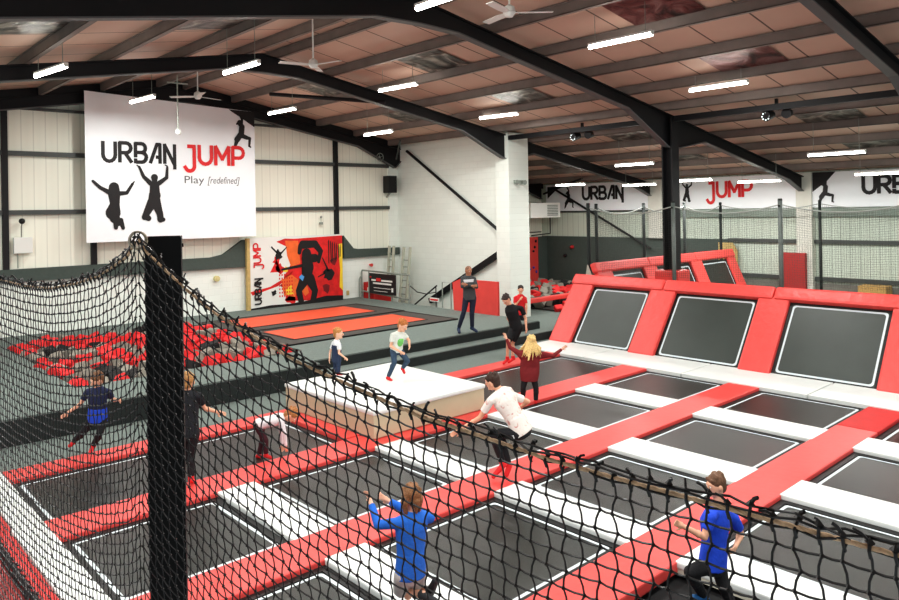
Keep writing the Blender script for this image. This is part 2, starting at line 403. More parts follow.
# tumble tracks
for (x0, x1, y0, y1, lab) in ((10.4,15.2,20.6,22.5,'orange tumble track nearer the mural'), (10.35,15.1,17.75,19.5,'orange tumble track nearer the front of the platform')):
    t = thing('tumble_track', lab, 'tumble track', ((x0+x1)/2, (y0+y1)/2, ZP))
    m_ = MB()
    X0, X1, Y0, Y1 = x0-.5, x1+.75, y0-.58, y1+.3
    for b in ((X0,X1,Y0,y0), (X0,X1,y1,Y1), (X0,x0,y0,y1), (x1,X1,y0,y1)): m_.box(*b, ZP, ZP+.03)
    m_.build('surround_mat', mat('brown_grey_mat', (74,70,66), .8, .08, 8), t)
    m_ = MB()
    for b in ((X0-.07,X1+.07,Y0-.07,Y0), (X0-.07,X1+.07,Y1,Y1+.07), (X0-.07,X0,Y0,Y1), (X1,X1+.07,Y0,Y1), (x0-.05,x1+.05,y1,y1+.08), (x0-.05,x1+.05,y0-.05,y0), (x0-.08,x0,y0,y1), (x1,x1+.08,y0,y1)): m_.box(*b, ZP, ZP+.04)
    m_.build('edge_strip', COVER, t)
    MB().box(x0, x1, y0, y1, ZP, ZP+.045).build('jump_bed', ORANGE, t)
# ------------------------------------------------------------------ trampoline court
def tramp(x0, x1, y0, y1, label, bedm=BED, M=None, group=None, inset=.105, z=-.07):
    """x0..y1: inner opening between the pads"""
    cx_, cy_ = (x0+x1)/2, (y0+y1)/2; lx, ly = (x1-x0)/2, (y1-y0)/2
    t = thing('trampoline' if M is None else 'angled_trampoline', label, 'trampoline', (cx_, cy_, z), group)
    def ring(a, b, w, zz0, zz1):
        m_ = MB()
        for bb in ((-a,a,-b,-b+w), (-a,a,b-w,b), (-a,-a+w,-b+w,b-w), (a-w,a,-b+w,b-w)): m_.box(*bb, zz0, zz1)
        return m_
    e = 0.
    ring(lx+e, ly+e, e+inset, -.03, .012).build('spring_cover', COVER, t, local=True)
    jb = MB().box(-lx+inset-.02, lx-inset+.02, -ly+inset-.02, ly-inset+.02, -.02, 0).build('jump_bed', bedm, t, local=True)
    a, b = lx-inset-.015, ly-inset-.015
    st = MB(); w = .045; r_ = .07 if M is not None else .05
    pts = []
    for sx, sy, a0 in ((1,1,0), (-1,1,90), (-1,-1,180), (1,-1,270)):
        for q in range(5):
            an = math.radians(a0+q*22.5); pts.append((sx*(a-r_)+r_*math.cos(an), sy*(b-r_)+r_*math.sin(an)))
    n = len(pts); sc = [((abs(x)-w)*(1 if x > 0 else -1), (abs(y)-w)*(1 if y > 0 else -1)) for x, y in pts]
    st.add([(x,y,.006) for x, y in pts]+[(x,y,.006) for x, y in sc], [(i, (i+1) % n, n+(i+1) % n, n+i) for i in range(n)])
    st.build('outline_stripe', STRIPE, jb, local=True)
    if M is not None: t.matrix_world = M
    return t

XW, XE = 2.47, 15.67
ROW = {1:(12.74,13.29), 2:(10.02,10.74), 3:(7.21,7.92), 4:(4.36,5.04), 5:(1.5,2.2)}
PAD = {'d':(4.55,5.14), 'c':(7.35,7.97), 'b':(10.07,10.83), 'a':(12.82,13.58)}
rowname = {(1,2):'back row', (2,3):'second row from the back', (3,4):'third row from the back', (4,5):'front row'}
cells = [(XW,4.55,'beside the left apron'), (5.14,7.35,'second from the left apron'), (7.97,10.07,'third from the left apron'), (10.83,12.82,'fourth from the left apron'), (13.58,XE,'beside the angled wall')]
for r0 in (1,2,3,4):
    y0, y1 = ROW[r0+1][1], ROW[r0][0]
    for i, (x0, x1, where) in enumerate(cells):
        if r0 == 1: continue
        if r0 == 4 and i < 2: continue
        tramp(x0, x1, y0, y1, 'black court trampoline in the %s, %s' % (rowname[(r0, r0+1)], where))
tramp(XW, 7.2, ROW[2][1], ROW[1][0], 'long black trampoline in the back row left of the white box')
tramp(10.6, XE, ROW[2][1], ROW[1][0], 'long black trampoline in the back row between white box and angled wall')

def pad(name, x0, x1, y0, y1, m, label, z0=-.13, z1=0., side=None, cat='pad', group=None, bev=.022):
    o = MB().box(x0, x1, y0, y1, z0, z1, bev).build(name, m)
    return tag(o, label, cat, group)
stripn = {1:'along the carpet at the back of the court', 2:'second from the back, under the white box corner', 3:'third from the back, under the crouching boy', 4:'fourth from the back, behind the boy in blue T-shirt', 5:'nearest the camera side'}
for k in (1,2,3):
    pad('walkway_pad', XW-.0, XE, ROW[k][0], ROW[k][1], RED, 'long red padded strip %s' % stripn[k], z1=.004)
pad('walkway_pad', XW, 14.0, ROW[4][0], ROW[4][1], RED, 'long red padded strip fourth from the back, behind the boy in blue T-shirt', z1=.004)
pad('walkway_pad', 14.005, XE, ROW[4][0], ROW[4][1], REDD, 'short deeper red pad ending the fourth strip at the angled wall', z1=.004)
for k, yy in ((1,(ROW[2][1],ROW[1][0])), (2,(ROW[3][1],ROW[2][0])), (3,(ROW[4][1],ROW[3][0])), (4,(ROW[5][1],ROW[4][0]))):
    for c_ in 'abcd':
        if k == 1 and c_ in 'abd': continue
        if k == 4 and c_ == 'd': continue
        x0, x1 = PAD[c_]
        nm = {'a':'nearest the angled wall', 'b':'second from the angled wall', 'c':'third from the angled wall', 'd':'farthest from the angled wall'}[c_]
        rn = rowname[(k, k+1)]
        if k == 1 and c_ == 'c':
            pad('divider_pad', 7.2, 7.56, yy[0], yy[1], RED, 'red pad running along the left foot of the white box', z1=.02); continue
        t = thing('divider_pad', 'white divider pad across the %s, %s' % (rn, nm), 'pad', ((x0+x1)/2, (yy[0]+yy[1])/2, -.13))
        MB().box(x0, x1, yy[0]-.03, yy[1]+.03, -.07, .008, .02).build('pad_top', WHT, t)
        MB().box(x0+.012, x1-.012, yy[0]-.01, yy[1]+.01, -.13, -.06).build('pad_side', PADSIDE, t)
# aprons
tt = [(12.0,14.25,'at the far end beside the steps'), (9.1,12.0,'between the second and first strips'), (6.2,9.1,'between the third and second strips'), (3.3,6.2,'at the right edge of the picture'), (.4,3.3,'beyond the right edge of the picture')]
for a, b, nm in tt:
    pad('apron_pad', XE, 17.25, a+.014, b-.014, WHT, 'white apron pad by the angled wall, %s' % nm, z1=.025, bev=.012)
pad('apron_pad', 2.09, XW, 4.0, 10.73, WHT, 'long white apron pad along the left edge of the court', z1=.02)
pad('apron_pad', 2.12, XW, 10.735, 13.3, WHT, 'short white apron pad at the far left corner of the court', z1=.02)
pad('edge_pad', 1.9, 2.085, 3.0, 10.72, REDD, 'narrow dark red pad beside the left white apron', z1=.004)
pad('edge_pad', 1.78, 2.115, 10.735, 13.2, REDD, 'dark red pad at the far left corner of the court', z1=.0)
pad('edge_pad', .9, 1.84, 3.0, 12.0, mat('maroon_vinyl', (150,40,38), .6, .05, 3), 'wide dull red pad in the bottom left corner', z1=-.02)
rp = MB().tube([(1.87+.012*math.sin(i*1.3), 3.2+i*.09, .045+.008*math.sin(i*.9)) for i in range(86)], .03, 6)
for i in range(0, 86, 2):
    rp.tube([(1.81, 3.2+i*.09, .02), (1.87, 3.22+i*.09, .08), (1.93, 3.25+i*.09, .02)], .014, 5)
tag(rp.build('lashing_rope', BLACK), 'black lashing rope lying along the red pads in the bottom left corner', 'rope')

# white box (soft jump block)
t = thing('jump_box', 'big white soft block standing on the court with two boys on it', 'soft block', (8.9, 11.83, .02))
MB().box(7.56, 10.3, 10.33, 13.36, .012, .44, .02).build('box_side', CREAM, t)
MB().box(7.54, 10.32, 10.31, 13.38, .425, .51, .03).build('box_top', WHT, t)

# ------------------------------------------------------------------ angled wall 1 (runs along Y, leans towards +X)
bx, bz, tx, tz = 17.08, -.05, 18.5, 1.80
ang = math.atan2(tz-bz, tx-bx); SL = math.hypot(tx-bx, tz-bz)
dirv = V((math.cos(ang), 0, math.sin(ang))); nrm = V((-math.sin(ang), 0, math.cos(ang)))
def M1(yc, s, off=0):
    p_ = V((bx, yc, bz)) + dirv*s + nrm*off
    return Matrix(((dirv.x, 0, nrm.x, p_.x), (0, 1, 0, p_.y), (dirv.z, 0, nrm.z, p_.z), (0,0,0,1)))
beds1 = [(11.5,13.5,'leftmost'), (8.38,10.7,'second from the left'), (5.33,7.6,'third from the left'), (2.3,4.55,'cut off by the right edge')]
for y0, y1, nm in beds1:
    ln = SL-.32
    tramp(-ln/2, ln/2, -(y1-y0)/2, (y1-y0)/2, 'grey angled trampoline in the near leaning wall, %s' % nm, BEDA, M1((y0+y1)/2, ln/2+.04), inset=.07)
def slab(name, M, sx, sy, th, m, label, bev=.05, seg=0):
    b = MB().box(-sx/2, sx/2, -sy/2, sy/2, -th*.4, th, bev)
    o = b.build(name, m, local=True)
    o.location = (0,0,0); me = o.data
    # build() without parent recentres: move mesh back to local frame
    a = np.array(b.v); lo = a.min(0); hi = a.max(0); off = V(((lo[0]+hi[0])/2, (lo[1]+hi[1])/2, lo[2])); me.transform(Matrix.Translation(off))
    o.matrix_world = M
    return tag(o, label, 'pad')
for y0, y1, nm in ((13.5,14.28,'at its left end'), (10.7,11.5,'first between two beds'), (7.6,8.38,'second between two beds'), (4.55,5.33,'third between two beds')):
    slab('angled_pad', M1((y0+y1)/2, (SL-.2)/2), SL-.2, y1-y0, .11, REDW, 'red sloping pad of the near angled wall, %s' % nm)
for y0, y1, nm in ((11.1,14.32,'left'), (8.0,11.09,'middle'), (4.95,7.99,'right'), (1.9,4.94,'beyond the right edge')):
    slab('top_pad', M1((y0+y1)/2, SL-.12), .36, y1-y0, .16, REDW, 'wrinkled red pad capping the near angled wall, %s length' % nm, .07)
m_ = MB()
for y in (14.2, 11.1, 8.0, 4.9):
    m_.beam((18.45,y,0), (18.5,y,1.55), .08, .08); m_.beam((17.3,y,.02), (18.5,y,.02), .08, .08)
tag(m_.build('support_frame', STEEL), 'black steel frame holding up the near angled wall', 'frame')

# ------------------------------------------------------------------ angled wall 2 (runs along X, faces -Y) behind the first
by, tz2, ty = 13.0, 2.2, 13.95
S2 = math.hypot(ty-by, tz2); d2 = V((0, (ty-by)/S2, tz2/S2)); n2 = V((0, -tz2/S2, (ty-by)/S2))
def M2(xc, s):
    p_ = V((xc, by, 0)) + d2*s; xx = d2.cross(n2)*-1
    ex = d2; ez = n2; ey = ez.cross(ex)
    return Matrix(((ex.x, ey.x, ez.x, p_.x), (ex.y, ey.y, ez.y, p_.y), (ex.z, ey.z, ez.z, p_.z), (0,0,0,1)))
for x0, x1, nm in ((19.6,21.4,'left'), (22.2,24.5,'middle'), (25.3,27.3,'right')):
    ln = S2-.34
    tramp(-ln/2, ln/2, -(x1-x0)/2, (x1-x0)/2, 'dark angled trampoline in the far leaning wall, %s of three' % nm, BED, M2((x0+x1)/2, ln/2), inset=.07)
for x0, x1, nm in ((18.8,19.6,'at its left end'), (21.4,22.2,'left of its middle bed'), (24.5,25.3,'right of its middle bed'), (27.3,27.9,'at its right end')):
    slab('angled_pad', M2((x0+x1)/2, (S2-.2)/2), S2-.2, x1-x0, .11, RED, 'red sloping pad of the far angled wall, %s' % nm)
for x0, x1, nm in ((18.75,21.8,'left'), (21.81,24.9,'middle'), (24.91,27.95,'right')):
    slab('top_pad', M2((x0+x1)/2, S2-.14), .34, x1-x0, .14, RED, 'red pad capping the far angled wall, %s length' % nm, .06)
m_ = MB().add([(18.7,by,0), (18.7,ty+.55,0), (18.7,ty+.1,tz2), (18.74,by,0), (18.74,ty+.55,0), (18.74,ty+.1,tz2)], [(0,1,2), (5,4,3), (0,3,4,1), (1,4,5,2), (2,5,3,0)])
tag(m_.build('end_panel', mat('grey_panel', (168,172,160), .7)), 'pale grey triangular end panel of the far angled wall', 'panel')

# ------------------------------------------------------------------ foam pits
def cube_mesh(name, m):
    b = bmesh.new(); bmesh.ops.create_cube(b, size=1); bmesh.ops.bevel(b, geom=b.edges[:], offset=.08, segments=2, affect='EDGES')
    me = bpy.data.meshes.new(name); b.to_mesh(me); b.free(); me.materials.append(m); return me
cm = [cube_mesh('foam_cube', mat('red_foam', (214,52,54), .9, .06, 6)), cube_mesh('foam_cube', mat('grey_foam', (138,134,124), .9, .08, 6)), cube_mesh('foam_cube', mat('black_foam', (44,42,42), .9, .1, 6))]
cn = ['red', 'pale grey', 'black']
def cubes(x0, x1, y0, y1, step, size, zf, where, group, skip=None):
    n = 0; y = y0
    while y < y1:
        x = x0
        while x < x1:
            px, py = x + rng.uniform(-.07,.07), y + rng.uniform(-.07,.07)
            u = noise.noise(V((px*.55, py*.55, 3.1)))+rng.uniform(-.45,.45)
            k = 0 if u > -.03 else (1 if u > -.42 else 2)
            if not (skip and skip(px, py)):
                o = bpy.data.objects.new('foam_cube', cm[k]); C.objects.link(o)
                s_ = size*rng.uniform(.85,1.2); o.scale = (s_, s_, s_*rng.uniform(.8,1.1))
                o.location = (px, py, zf(px, py)+rng.uniform(-.06,.1)); o.rotation_euler = (rng.uniform(-.6,.6), rng.uniform(-.6,.6), rng.uniform(0,3))
                tag(o, '%s foam cube lying among the cubes in the %s' % (cn[k], where), 'foam cube', '%s foam cubes in the %s' % (cn[k], where)); n += 1
            x += step
        y += step
    return n
pitfloor = mat('pit_dark', (58,54,52), .95, .2, 5)
struct('floor', MB().box(4.4, 9.75, 16.35, 22.7, .0, .34), pitfloor, 'dark bottom of the left foam pit')
cubes(4.55, 9.7, 16.5, 22.65, .4, .285, lambda x, y: .43, 'foam pit on the platform', 'l')
struct('floor', MB().box(22.0, 28.9, 17.4, YG-.05, .0, .06), pitfloor, 'dark bottom of the far foam pit')
cubes(22.15, 28.4, 17.5, 24.2, .49, .34, lambda x, y: (.08 if abs(y-18.3) < .45 else .19) + .03*max(0, y-20.5), 'pit by the climbing wall', 'r', lambda x, y: y > .915*x or y < .7*x or abs(y-18.31) < .22)
# balance beam over the far pit
t = thing('balance_beam', 'red padded balance beam across the far foam pit', 'beam', (23.2, 18.3, 0))
MB().box(20.6, 25.4, 18.2, 18.42, .42, .6, .04).build('beam_pad', RED, t)
for x in (22.5, 25.1): MB().box(x-.07, x+.07, 18.25, 18.37, .06, .44).build('leg', BLACK, t)
# ------------------------------------------------------------------ signage
class Plane:
    """flat artwork on a wall: local (a,b) -> world, drawn a few millimetres in front"""
    def __init__(s, o, ax, ay, n): s.o, s.ax, s.ay, s.n = V(o), V(ax), V(ay), V(n)
    def p(s, a, b, lift=.004): return s.o + s.ax*a + s.ay*b + s.n*lift
LC = [0]
def up_(l): LC[0] = (LC[0]+1) % 40; return l+.0006*LC[0]
def sil(mb, pl, caps, lift=.006):        # silhouettes: tapered 2-D limbs
    for x0, y0, r0, x1, y1, r1 in caps:
        a = math.atan2(y1-y0, x1-x0); pts = []
        for k in range(9): t = a+PI/2+PI*k/8; pts.append((x0+r0*math.cos(t), y0+r0*math.sin(t)))
        for k in range(9): t = a-PI/2+PI*k/8; pts.append((x1+r1*math.cos(t), y1+r1*math.sin(t)))
        lf = up_(lift); mb.poly([pl.p(x, y, lf) for x, y in pts])
def arc(cx_, cy_, rx, ry, a0, a1, n=8): return [(cx_+rx*math.cos(math.radians(a0+(a1-a0)*i/n)), cy_+ry*math.sin(math.radians(a0+(a1-a0)*i/n))) for i in range(n+1)]
GL = {
 'U': (.78, [[(0,1),(0,.36)]+arc(.38,.36,.38,.36,180,360)+[(.76,.36),(.76,1)]]),
 'R': (.74, [[(0,0),(0,1)], [(0,1),(.4,1)]+arc(.4,.74,.3,.26,90,-90)+[(0,.48)], [(.32,.48),(.72,0)]]),
 'B': (.72, [[(0,-.02),(0,.14)], [(0,.3),(0,1),(.38,1)]+arc(.38,.76,.26,.24,90,-90)+[(.12,.52)], [(.38,.52)]+arc(.4,.26,.3,.26,90,-90)+[(.1,0)]]),
 'A': (.70, [[(0,0),(.44,1)], [(.44,1),(.64,1),(.64,0)], [(.64,.3),(.42,.3)]]),
 'N': (.72, [[(0,0),(0,1),(.68,-.12)], [(.68,-.3),(.68,1)]]),
 'J': (.62, [[(.2,1),(.6,1)], [(.56,1),(.56,-.1)]+arc(.28,-.08,.28,.27,0,-130)+[(-.02,-.12)]]),
 'M': (.86, [[(0,0),(0,1),(.42,.3),(.84,1),(.84,0)]]),
 'P': (.72, [[(0,0),(0,1)], [(0,1),(.4,1)]+arc(.4,.7,.32,.3,90,-90)+[(.14,.4)]]),
}
def letters(mb, pl, text, x, y, h, w=.2, gap=.26, sx=1., lift=.006, yoff=None):
    for i, chh in enumerate(text):
        wd, strokes = GL[chh]; dy = (yoff or {}).get(i, 0)
        for st in strokes:
            P_ = [V((x+a*h*sx, y+(b+dy)*h)) for a, b in st]
            for k in range(len(P_)-1):
                d = P_[k+1]-P_[k]
                if d.length < 1e-6: continue
                d.normalize(); nn = V((-d.y, d.x))*w*h/2; e = d*w*h*.28
                q = [P_[k]-e+nn, P_[k]-e-nn, P_[k+1]+e-nn, P_[k+1]+e+nn]
                lf = up_(lift); mb.poly([pl.p(v.x, v.y, lf) for v in q])
        x += (wd+gap)*h*sx
    return x
def font_text(text, size, shear=0):
    cu = bpy.data.curves.new('t', 'FONT'); cu.body = text; cu.size = size; cu.shear = shear; cu.resolution_u = 3
    ob = bpy.data.objects.new('t', cu); C.objects.link(ob); bpy.context.view_layer.update()
    me = bpy.data.meshes.new_from_object(ob.evaluated_get(bpy.context.evaluated_depsgraph_get()))
    vs = [tuple(v.co) for v in me.vertices]; fs = [tuple(p.vertices) for p in me.polygons]
    bpy.data.objects.remove(ob); bpy.data.meshes.remove(me); return vs, fs
def put_text(mb, pl, text, x, y, size, shear=0, lift=.006, width=None):
    vs, fs = font_text(text, size, shear)
    k = 1 if not width else width/max(v[0] for v in vs)
    mb.add([pl.p(x+v[0]*k, y+v[1], lift) for v in vs], fs)
JUMPER1 = [(0,1.30,.17,0,1.12,.20),(0,1.05,.2,.02,.72,.16),(.02,.72,.16,-.04,.42,.25),(-.04,.42,.25,.0,.22,.16),(0,.3,.16,.1,.08,.13),(-.16,1.12,.08,-.45,1.28,.06),(-.45,1.28,.06,-.68,1.5,.045),(.16,1.08,.08,.42,1.1,.06),(.42,1.1,.06,.62,1.42,.045),(.62,1.42,.03,.68,1.5,.02),(.05,.1,.1,.04,-.1,.07),(.2,.15,.09,.28,-.12,.06)]
JUMPER2 = [(0,1.42,.13,0,1.3,.1),(0,1.15,.17,0,.75,.2),(0,.75,.22,-.2,.2,.1),(-.1,.5,.18,-.38,-.05,.11),(0,.6,.2,.18,.05,.12),(.18,.1,.12,.2,-.15,.12),(.2,-.14,.11,.3,-.16,.08),(-.36,-.02,.12,-.24,-.1,.1),(-.15,1.2,.09,-.4,1.45,.065),(-.4,1.45,.065,-.55,1.8,.045),(-.55,1.8,.03,-.63,1.86,.02),(.15,1.2,.09,.45,1.42,.065),(.45,1.42,.065,.48,1.8,.045),(.48,1.85,.03,.4,1.9,.02)]
CLIMBER = [(.02,1.0,.13,.06,.92,.1),(.1,.85,.12,.06,.5,.12),(.08,.6,.11,-.12,.32,.12),(-.1,.35,.1,-.2,.08,.06),(.06,.5,.1,.3,.42,.08),(.3,.42,.08,.45,.4,.06),(.45,.4,.06,.42,.08,.045),(.42,.1,.04,.48,.04,.03),(-.2,.08,.05,-.24,0,.03),(.08,.85,.07,.12,1.15,.05),(.12,1.15,.05,-.02,1.4,.04),(-.02,1.4,.035,-.08,1.45,.03),(-.02,1.02,.07,-.12,.95,.03)]
def place(caps, x, y, k, fx=1): return [(x+a*k*fx, y+b*k, r*k, x+c*k*fx, y+d*k, r2*k) for a, b, r, c, d, r2 in caps]
# big banner on the back wall
yb = 24.2
q = (yb/24.75)
X_ = lambda v: v*q
Z_ = lambda z: 4+(z-4)*q
BL, BR, BB, BT0, BT1 = X_(7.05), X_(12.9), Z_(3.17), Z_(8.0), Z_(7.77)
t = thing('wall_banner', 'big white hanging banner with black and red lettering and jumping figures', 'banner', ((BL+BR)/2, yb, BB))
m_ = MB(); n = 24
for i in range(n+1):
    x = BL+(BR-BL)*i/n; zt = BT0+(BT1-BT0)*i/n
    for y in (yb, yb+.02): m_.v += [(x, y, BB), (x, y, zt)]
m_.f = []
for i in range(n):
    a, b = 4*i, 4*(i+1)
    m_.f += [(a,b,b+1,a+1), (a+2,a+3,b+3,b+2), (a+1,b+1,b+3,a+3), (a,a+2,b+2,b)]
m_.f += [(0,1,3,2), (4*n,4*n+2,4*n+3,4*n+1)]
sheet = m_.build('banner_sheet', BANNER, t)
PB = Plane((0, yb, 0), (1,0,0), (0,0,1), (0,-1,0))
m_ = MB(); letters(m_, PB, 'URBAN', X_(7.58), Z_(5.78), .60, w=.19, gap=.26, sx=.81); m_.build('black_lettering', INK, sheet)
m_ = MB(); letters(m_, PB, 'JUMP', X_(10.26), Z_(5.78), .62, w=.2, gap=.25, sx=.92, yoff={0:-.05}); m_.build('red_lettering', REDINK, sheet)
m_ = MB(); put_text(m_, PB, 'Play', X_(10.2), Z_(5.1), .36, width=.72); put_text(m_, PB, '[redefined]', X_(11.05), Z_(5.1), .34, shear=.25, width=1.2); m_.build('grey_lettering', GREYINK, sheet)
m_ = MB(); sil(m_, PB, place(JUMPER1, X_(7.9), Z_(3.72), .92)); sil(m_, PB, place(JUMPER2, X_(9.2), Z_(4.0), .88)); m_.build('jumping_figures', INK, sheet)
m_ = MB(); m_.poly([PB.p(*p) for p in ((X_(11.9),Z_(7.79)), (X_(12.0),Z_(7.72)), (X_(12.4),Z_(7.5)), (BR,Z_(7.2)), (BR,BT1))])
sil(m_, PB, place(CLIMBER, X_(12.3), Z_(6.42), .88)); m_.build('climbing_figure', INK, sheet)
# far banners
for (ya, yb_, lab) in ((24.3,18.25,'far white banner with black lettering left of the black column'), (17.55,11.72,'far white banner with red lettering right of the black column'), (11.14,5.2,'far white banner with a climbing figure at the right edge')):
    t = thing('wall_banner', lab, 'banner', (XF-.2, (ya+yb_)/2, 3.86))
    zt = roofz(XF)-.06
    sheet = MB().box(XF-.22, XF-.2, yb_, ya, 3.86, zt).build('banner_sheet', BANNER, t)
    PF = Plane((XF-.22, 0, 0), (0,-1,0), (0,0,1), (-1,0,0))
    if ya > 20:
        m_ = MB(); letters(m_, PF, 'URBAN', -21.95, 4.42, .58, w=.22, gap=.22, sx=.88); m_.build('black_lettering', INK, sheet)
        m_ = MB(); sil(m_, PF, place(CLIMBER, -22.9, 4.0, .75)); m_.poly([PF.p(-24.2,5.1), PF.p(-23.4,5.1), PF.p(-24.2,4.5)]); m_.build('climbing_figure', INK, sheet)
    elif ya > 15:
        m_ = MB(); letters(m_, PF, 'JUMP', -15.42, 4.36, .62, w=.2, gap=.24, sx=.84, yoff={0:-.05}); m_.build('red_lettering', REDINK, sheet)
        m_ = MB(); sil(m_, PF, place(JUMPER2, -16.35, 4.28, .44)); sil(m_, PF, place(JUMPER1, -17.1, 4.2, .46)); m_.build('jumping_figures', INK, sheet)
    else:
        m_ = MB(); letters(m_, PF, 'URBAN', -9.35, 4.36, .58, w=.22, gap=.22, sx=.88); m_.build('black_lettering', INK, sheet)
        m_ = MB(); m_.poly([PF.p(*p) for p in ((-11.13,zt), (-10.3,zt), (-10.6,4.85), (-11.13,4.45))]); sil(m_, PF, place(CLIMBER, -10.72, 4.02, .72)); m_.build('climbing_figure', INK, sheet)
# graffiti mural
yM = 24.5
t = thing('mural_board', 'large red and white graffiti board standing against the back wall', 'mural', (14.6, yM, ZP))
x0, x1, z0, z1 = 12.5, 16.52, ZP, 3.12
brd = MB().box(x0, x1, yM, yM+.06, z0, z1).build('board', WHITEP, t)
MB().box(x0-.12, x0, yM-.02, yM+.12, ZP, 3.1).build('timber_edge', WOOD, t)
PM = Plane((x0, yM, z0), (1,0,0), (0,0,1), (0,-1,0)); W_, H_ = x1-x0, z1-z0
def u(pts): return [PM.p(a*W_, b*H_, l) for a, b, l in pts]
def shp(name, m, polys, lift):
    b = MB()
    for pts in polys: b.poly([PM.p(a*W_, c*H_, lift) for a, c in pts])
    return b.build(name, m, brd)
def splat(cx_, cy_, r_, n=11, sd=0):
    g = random.Random(sd); return [(cx_+math.cos(2*PI*k/n)*r_*g.uniform(.5,1.2), cy_+math.sin(2*PI*k/n)*r_*1.5*g.uniform(.5,1.2)) for k in range(n)]
MR = mat('mural_red', (214,38,38), .6, .18, 5); MO = mat('mural_orange', (232,110,50), .6, .1, 5); MY = mat('mural_yellow', (240,206,60), .6, .1, 4); MDR = mat('mural_dark_red', (120,30,34), .7, .2, 6)
shp('red_paint', MR, [[(.27,.93),(.36,.97),(.45,.96),(1,.98),(1,.06),(.6,.05),(.35,.08),(.38,.3),(.34,.42),(.42,.6),(.38,.85)], [(0,.25),(.2,.3),(.34,.4),(.44,.5),(.4,.42),(.28,.3),(.02,.2)], splat(.27,.66,.045,9,1), splat(.3,.55,.05,9,2), [(.2,.5),(.27,.68),(.31,.5)], splat(.42,.1,.06,10,3)], .004)
shp('dark_red_paint', MDR, [splat(.8,.2,.05,10,11), splat(.62,.35,.04,9,12), splat(.9,.6,.05,9,13), splat(.55,.85,.04,9,14), splat(.33,.3,.025,8,15)], .0055)
shp('orange_paint', MO, [[(.36,.94),(.5,.93),(.52,.6),(.42,.56),(.38,.72)], [(.31,.38),(.42,.45),(.5,.36),(.46,.12),(.34,.16)], splat(.56,.22,.06,9,4)], .007)
for q_ in ([(.95,.85),(1,.86),(1,.14),(.96,.2),(.97,.45)], [(.36,.24),(.42,.3),(.44,.16),(.37,.16)], splat(.36,.52,.03,8,5)): shp('yellow_paint', MY, [q_], .010)
b = MB()
for i in range(6):
    for j in range(7):
        b.poly([PM.p((.29+i*.026+du)*W_, (.14+j*.05+dv)*H_, .012) for du, dv in ((0,0),(.012,0),(.012,.026),(0,.026))])
b.build('dot_pattern', MR, brd)
shp('black_paint', INK, [[(0,0),(1,0),(1,.07),(.8,.09),(.6,.05),(.4,.03),(.2,.04),(0,.02)]], .012)
caps = [(2.35,1.95,.2,2.4,1.4,.26),(2.3,1.75,.16,2.75,1.75,.16),(2.4,1.4,.26,2.35,1.0,.22),(2.3,1.0,.24,2.0,.55,.13),(2.0,.55,.13,2.1,.1,.12),(2.5,.95,.22,2.72,.5,.13),(2.72,.5,.13,2.62,.08,.13),(2.2,2.3,.16,2.75,2.3,.14),(2.75,2.3,.14,3.0,2.0,.11),(3.0,2.0,.1,2.9,1.6,.07),(2.2,1.5,.06,1.3,1.4,.04),(2.1,2.25,.1,2.05,2.0,.08)]
b = MB(); sil(b, PM, caps, .014); b.build('figure_silhouette', INK, brd)
b = MB()
for sx_, sy_, r_, sd in ((3.35,1.1,.28,7),(1.15,1.95,.2,8),(.95,.55,.12,9)): b.poly([PM.p(x*1., y, .014) for x, y in [(sx_+math.cos(2*PI*k/12)*r_*random.Random(sd*20+k).uniform(.5,1.2), sy_+math.sin(2*PI*k/12)*r_*random.Random(sd*30+k).uniform(.5,1.2)) for k in range(12)]])
for pts in ([(3.3,1.2),(3.05,1.75),(3.1,1.75),(3.4,1.2)], [(3.2,1.1),(2.85,.98),(2.85,1.02),(3.2,1.18)], [(.85,2.25),(1.1,2.0),(1.14,2.04),(.88,2.3)], [(1.2,2.0),(1.5,2.25),(1.52,2.22),(1.25,1.95)]): b.poly([PM.p(x, y, .014) for x, y in pts])
for i in range(7): b.poly([PM.p(3.35+.09*i+.03*(i % 2), 1.5+.04*i, .014), PM.p(3.39+.09*i+.03*(i % 2), 1.5+.04*i, .014), PM.p(3.4+.09*i, 2.45-.03*i, .014), PM.p(3.35+.09*i, 2.4-.05*i, .014)])
tag(b.build('paint_splatter', INK, brd), kind='stuff')
shp('blue_paint', mat('mural_blue', (90,160,220), .6), [[(.53,.44),(.56,.4),(.54,.34),(.5,.4)]], .016)
PMv = Plane((x0+.42, yM, z0+.2), (0,0,1), (-1,0,0), (0,-1,0))
b = MB(); letters(b, PMv, 'URBAN', 0, 0, .25, w=.22, gap=.2, sx=.84, lift=.018); b.build('black_lettering', INK, brd)
b = MB(); letters(b, PMv, 'JUMP', 1.3, 0, .28, w=.18, gap=.2, sx=.92, lift=.018, yoff={0:-.05}); b.build('red_lettering', REDINK, brd)

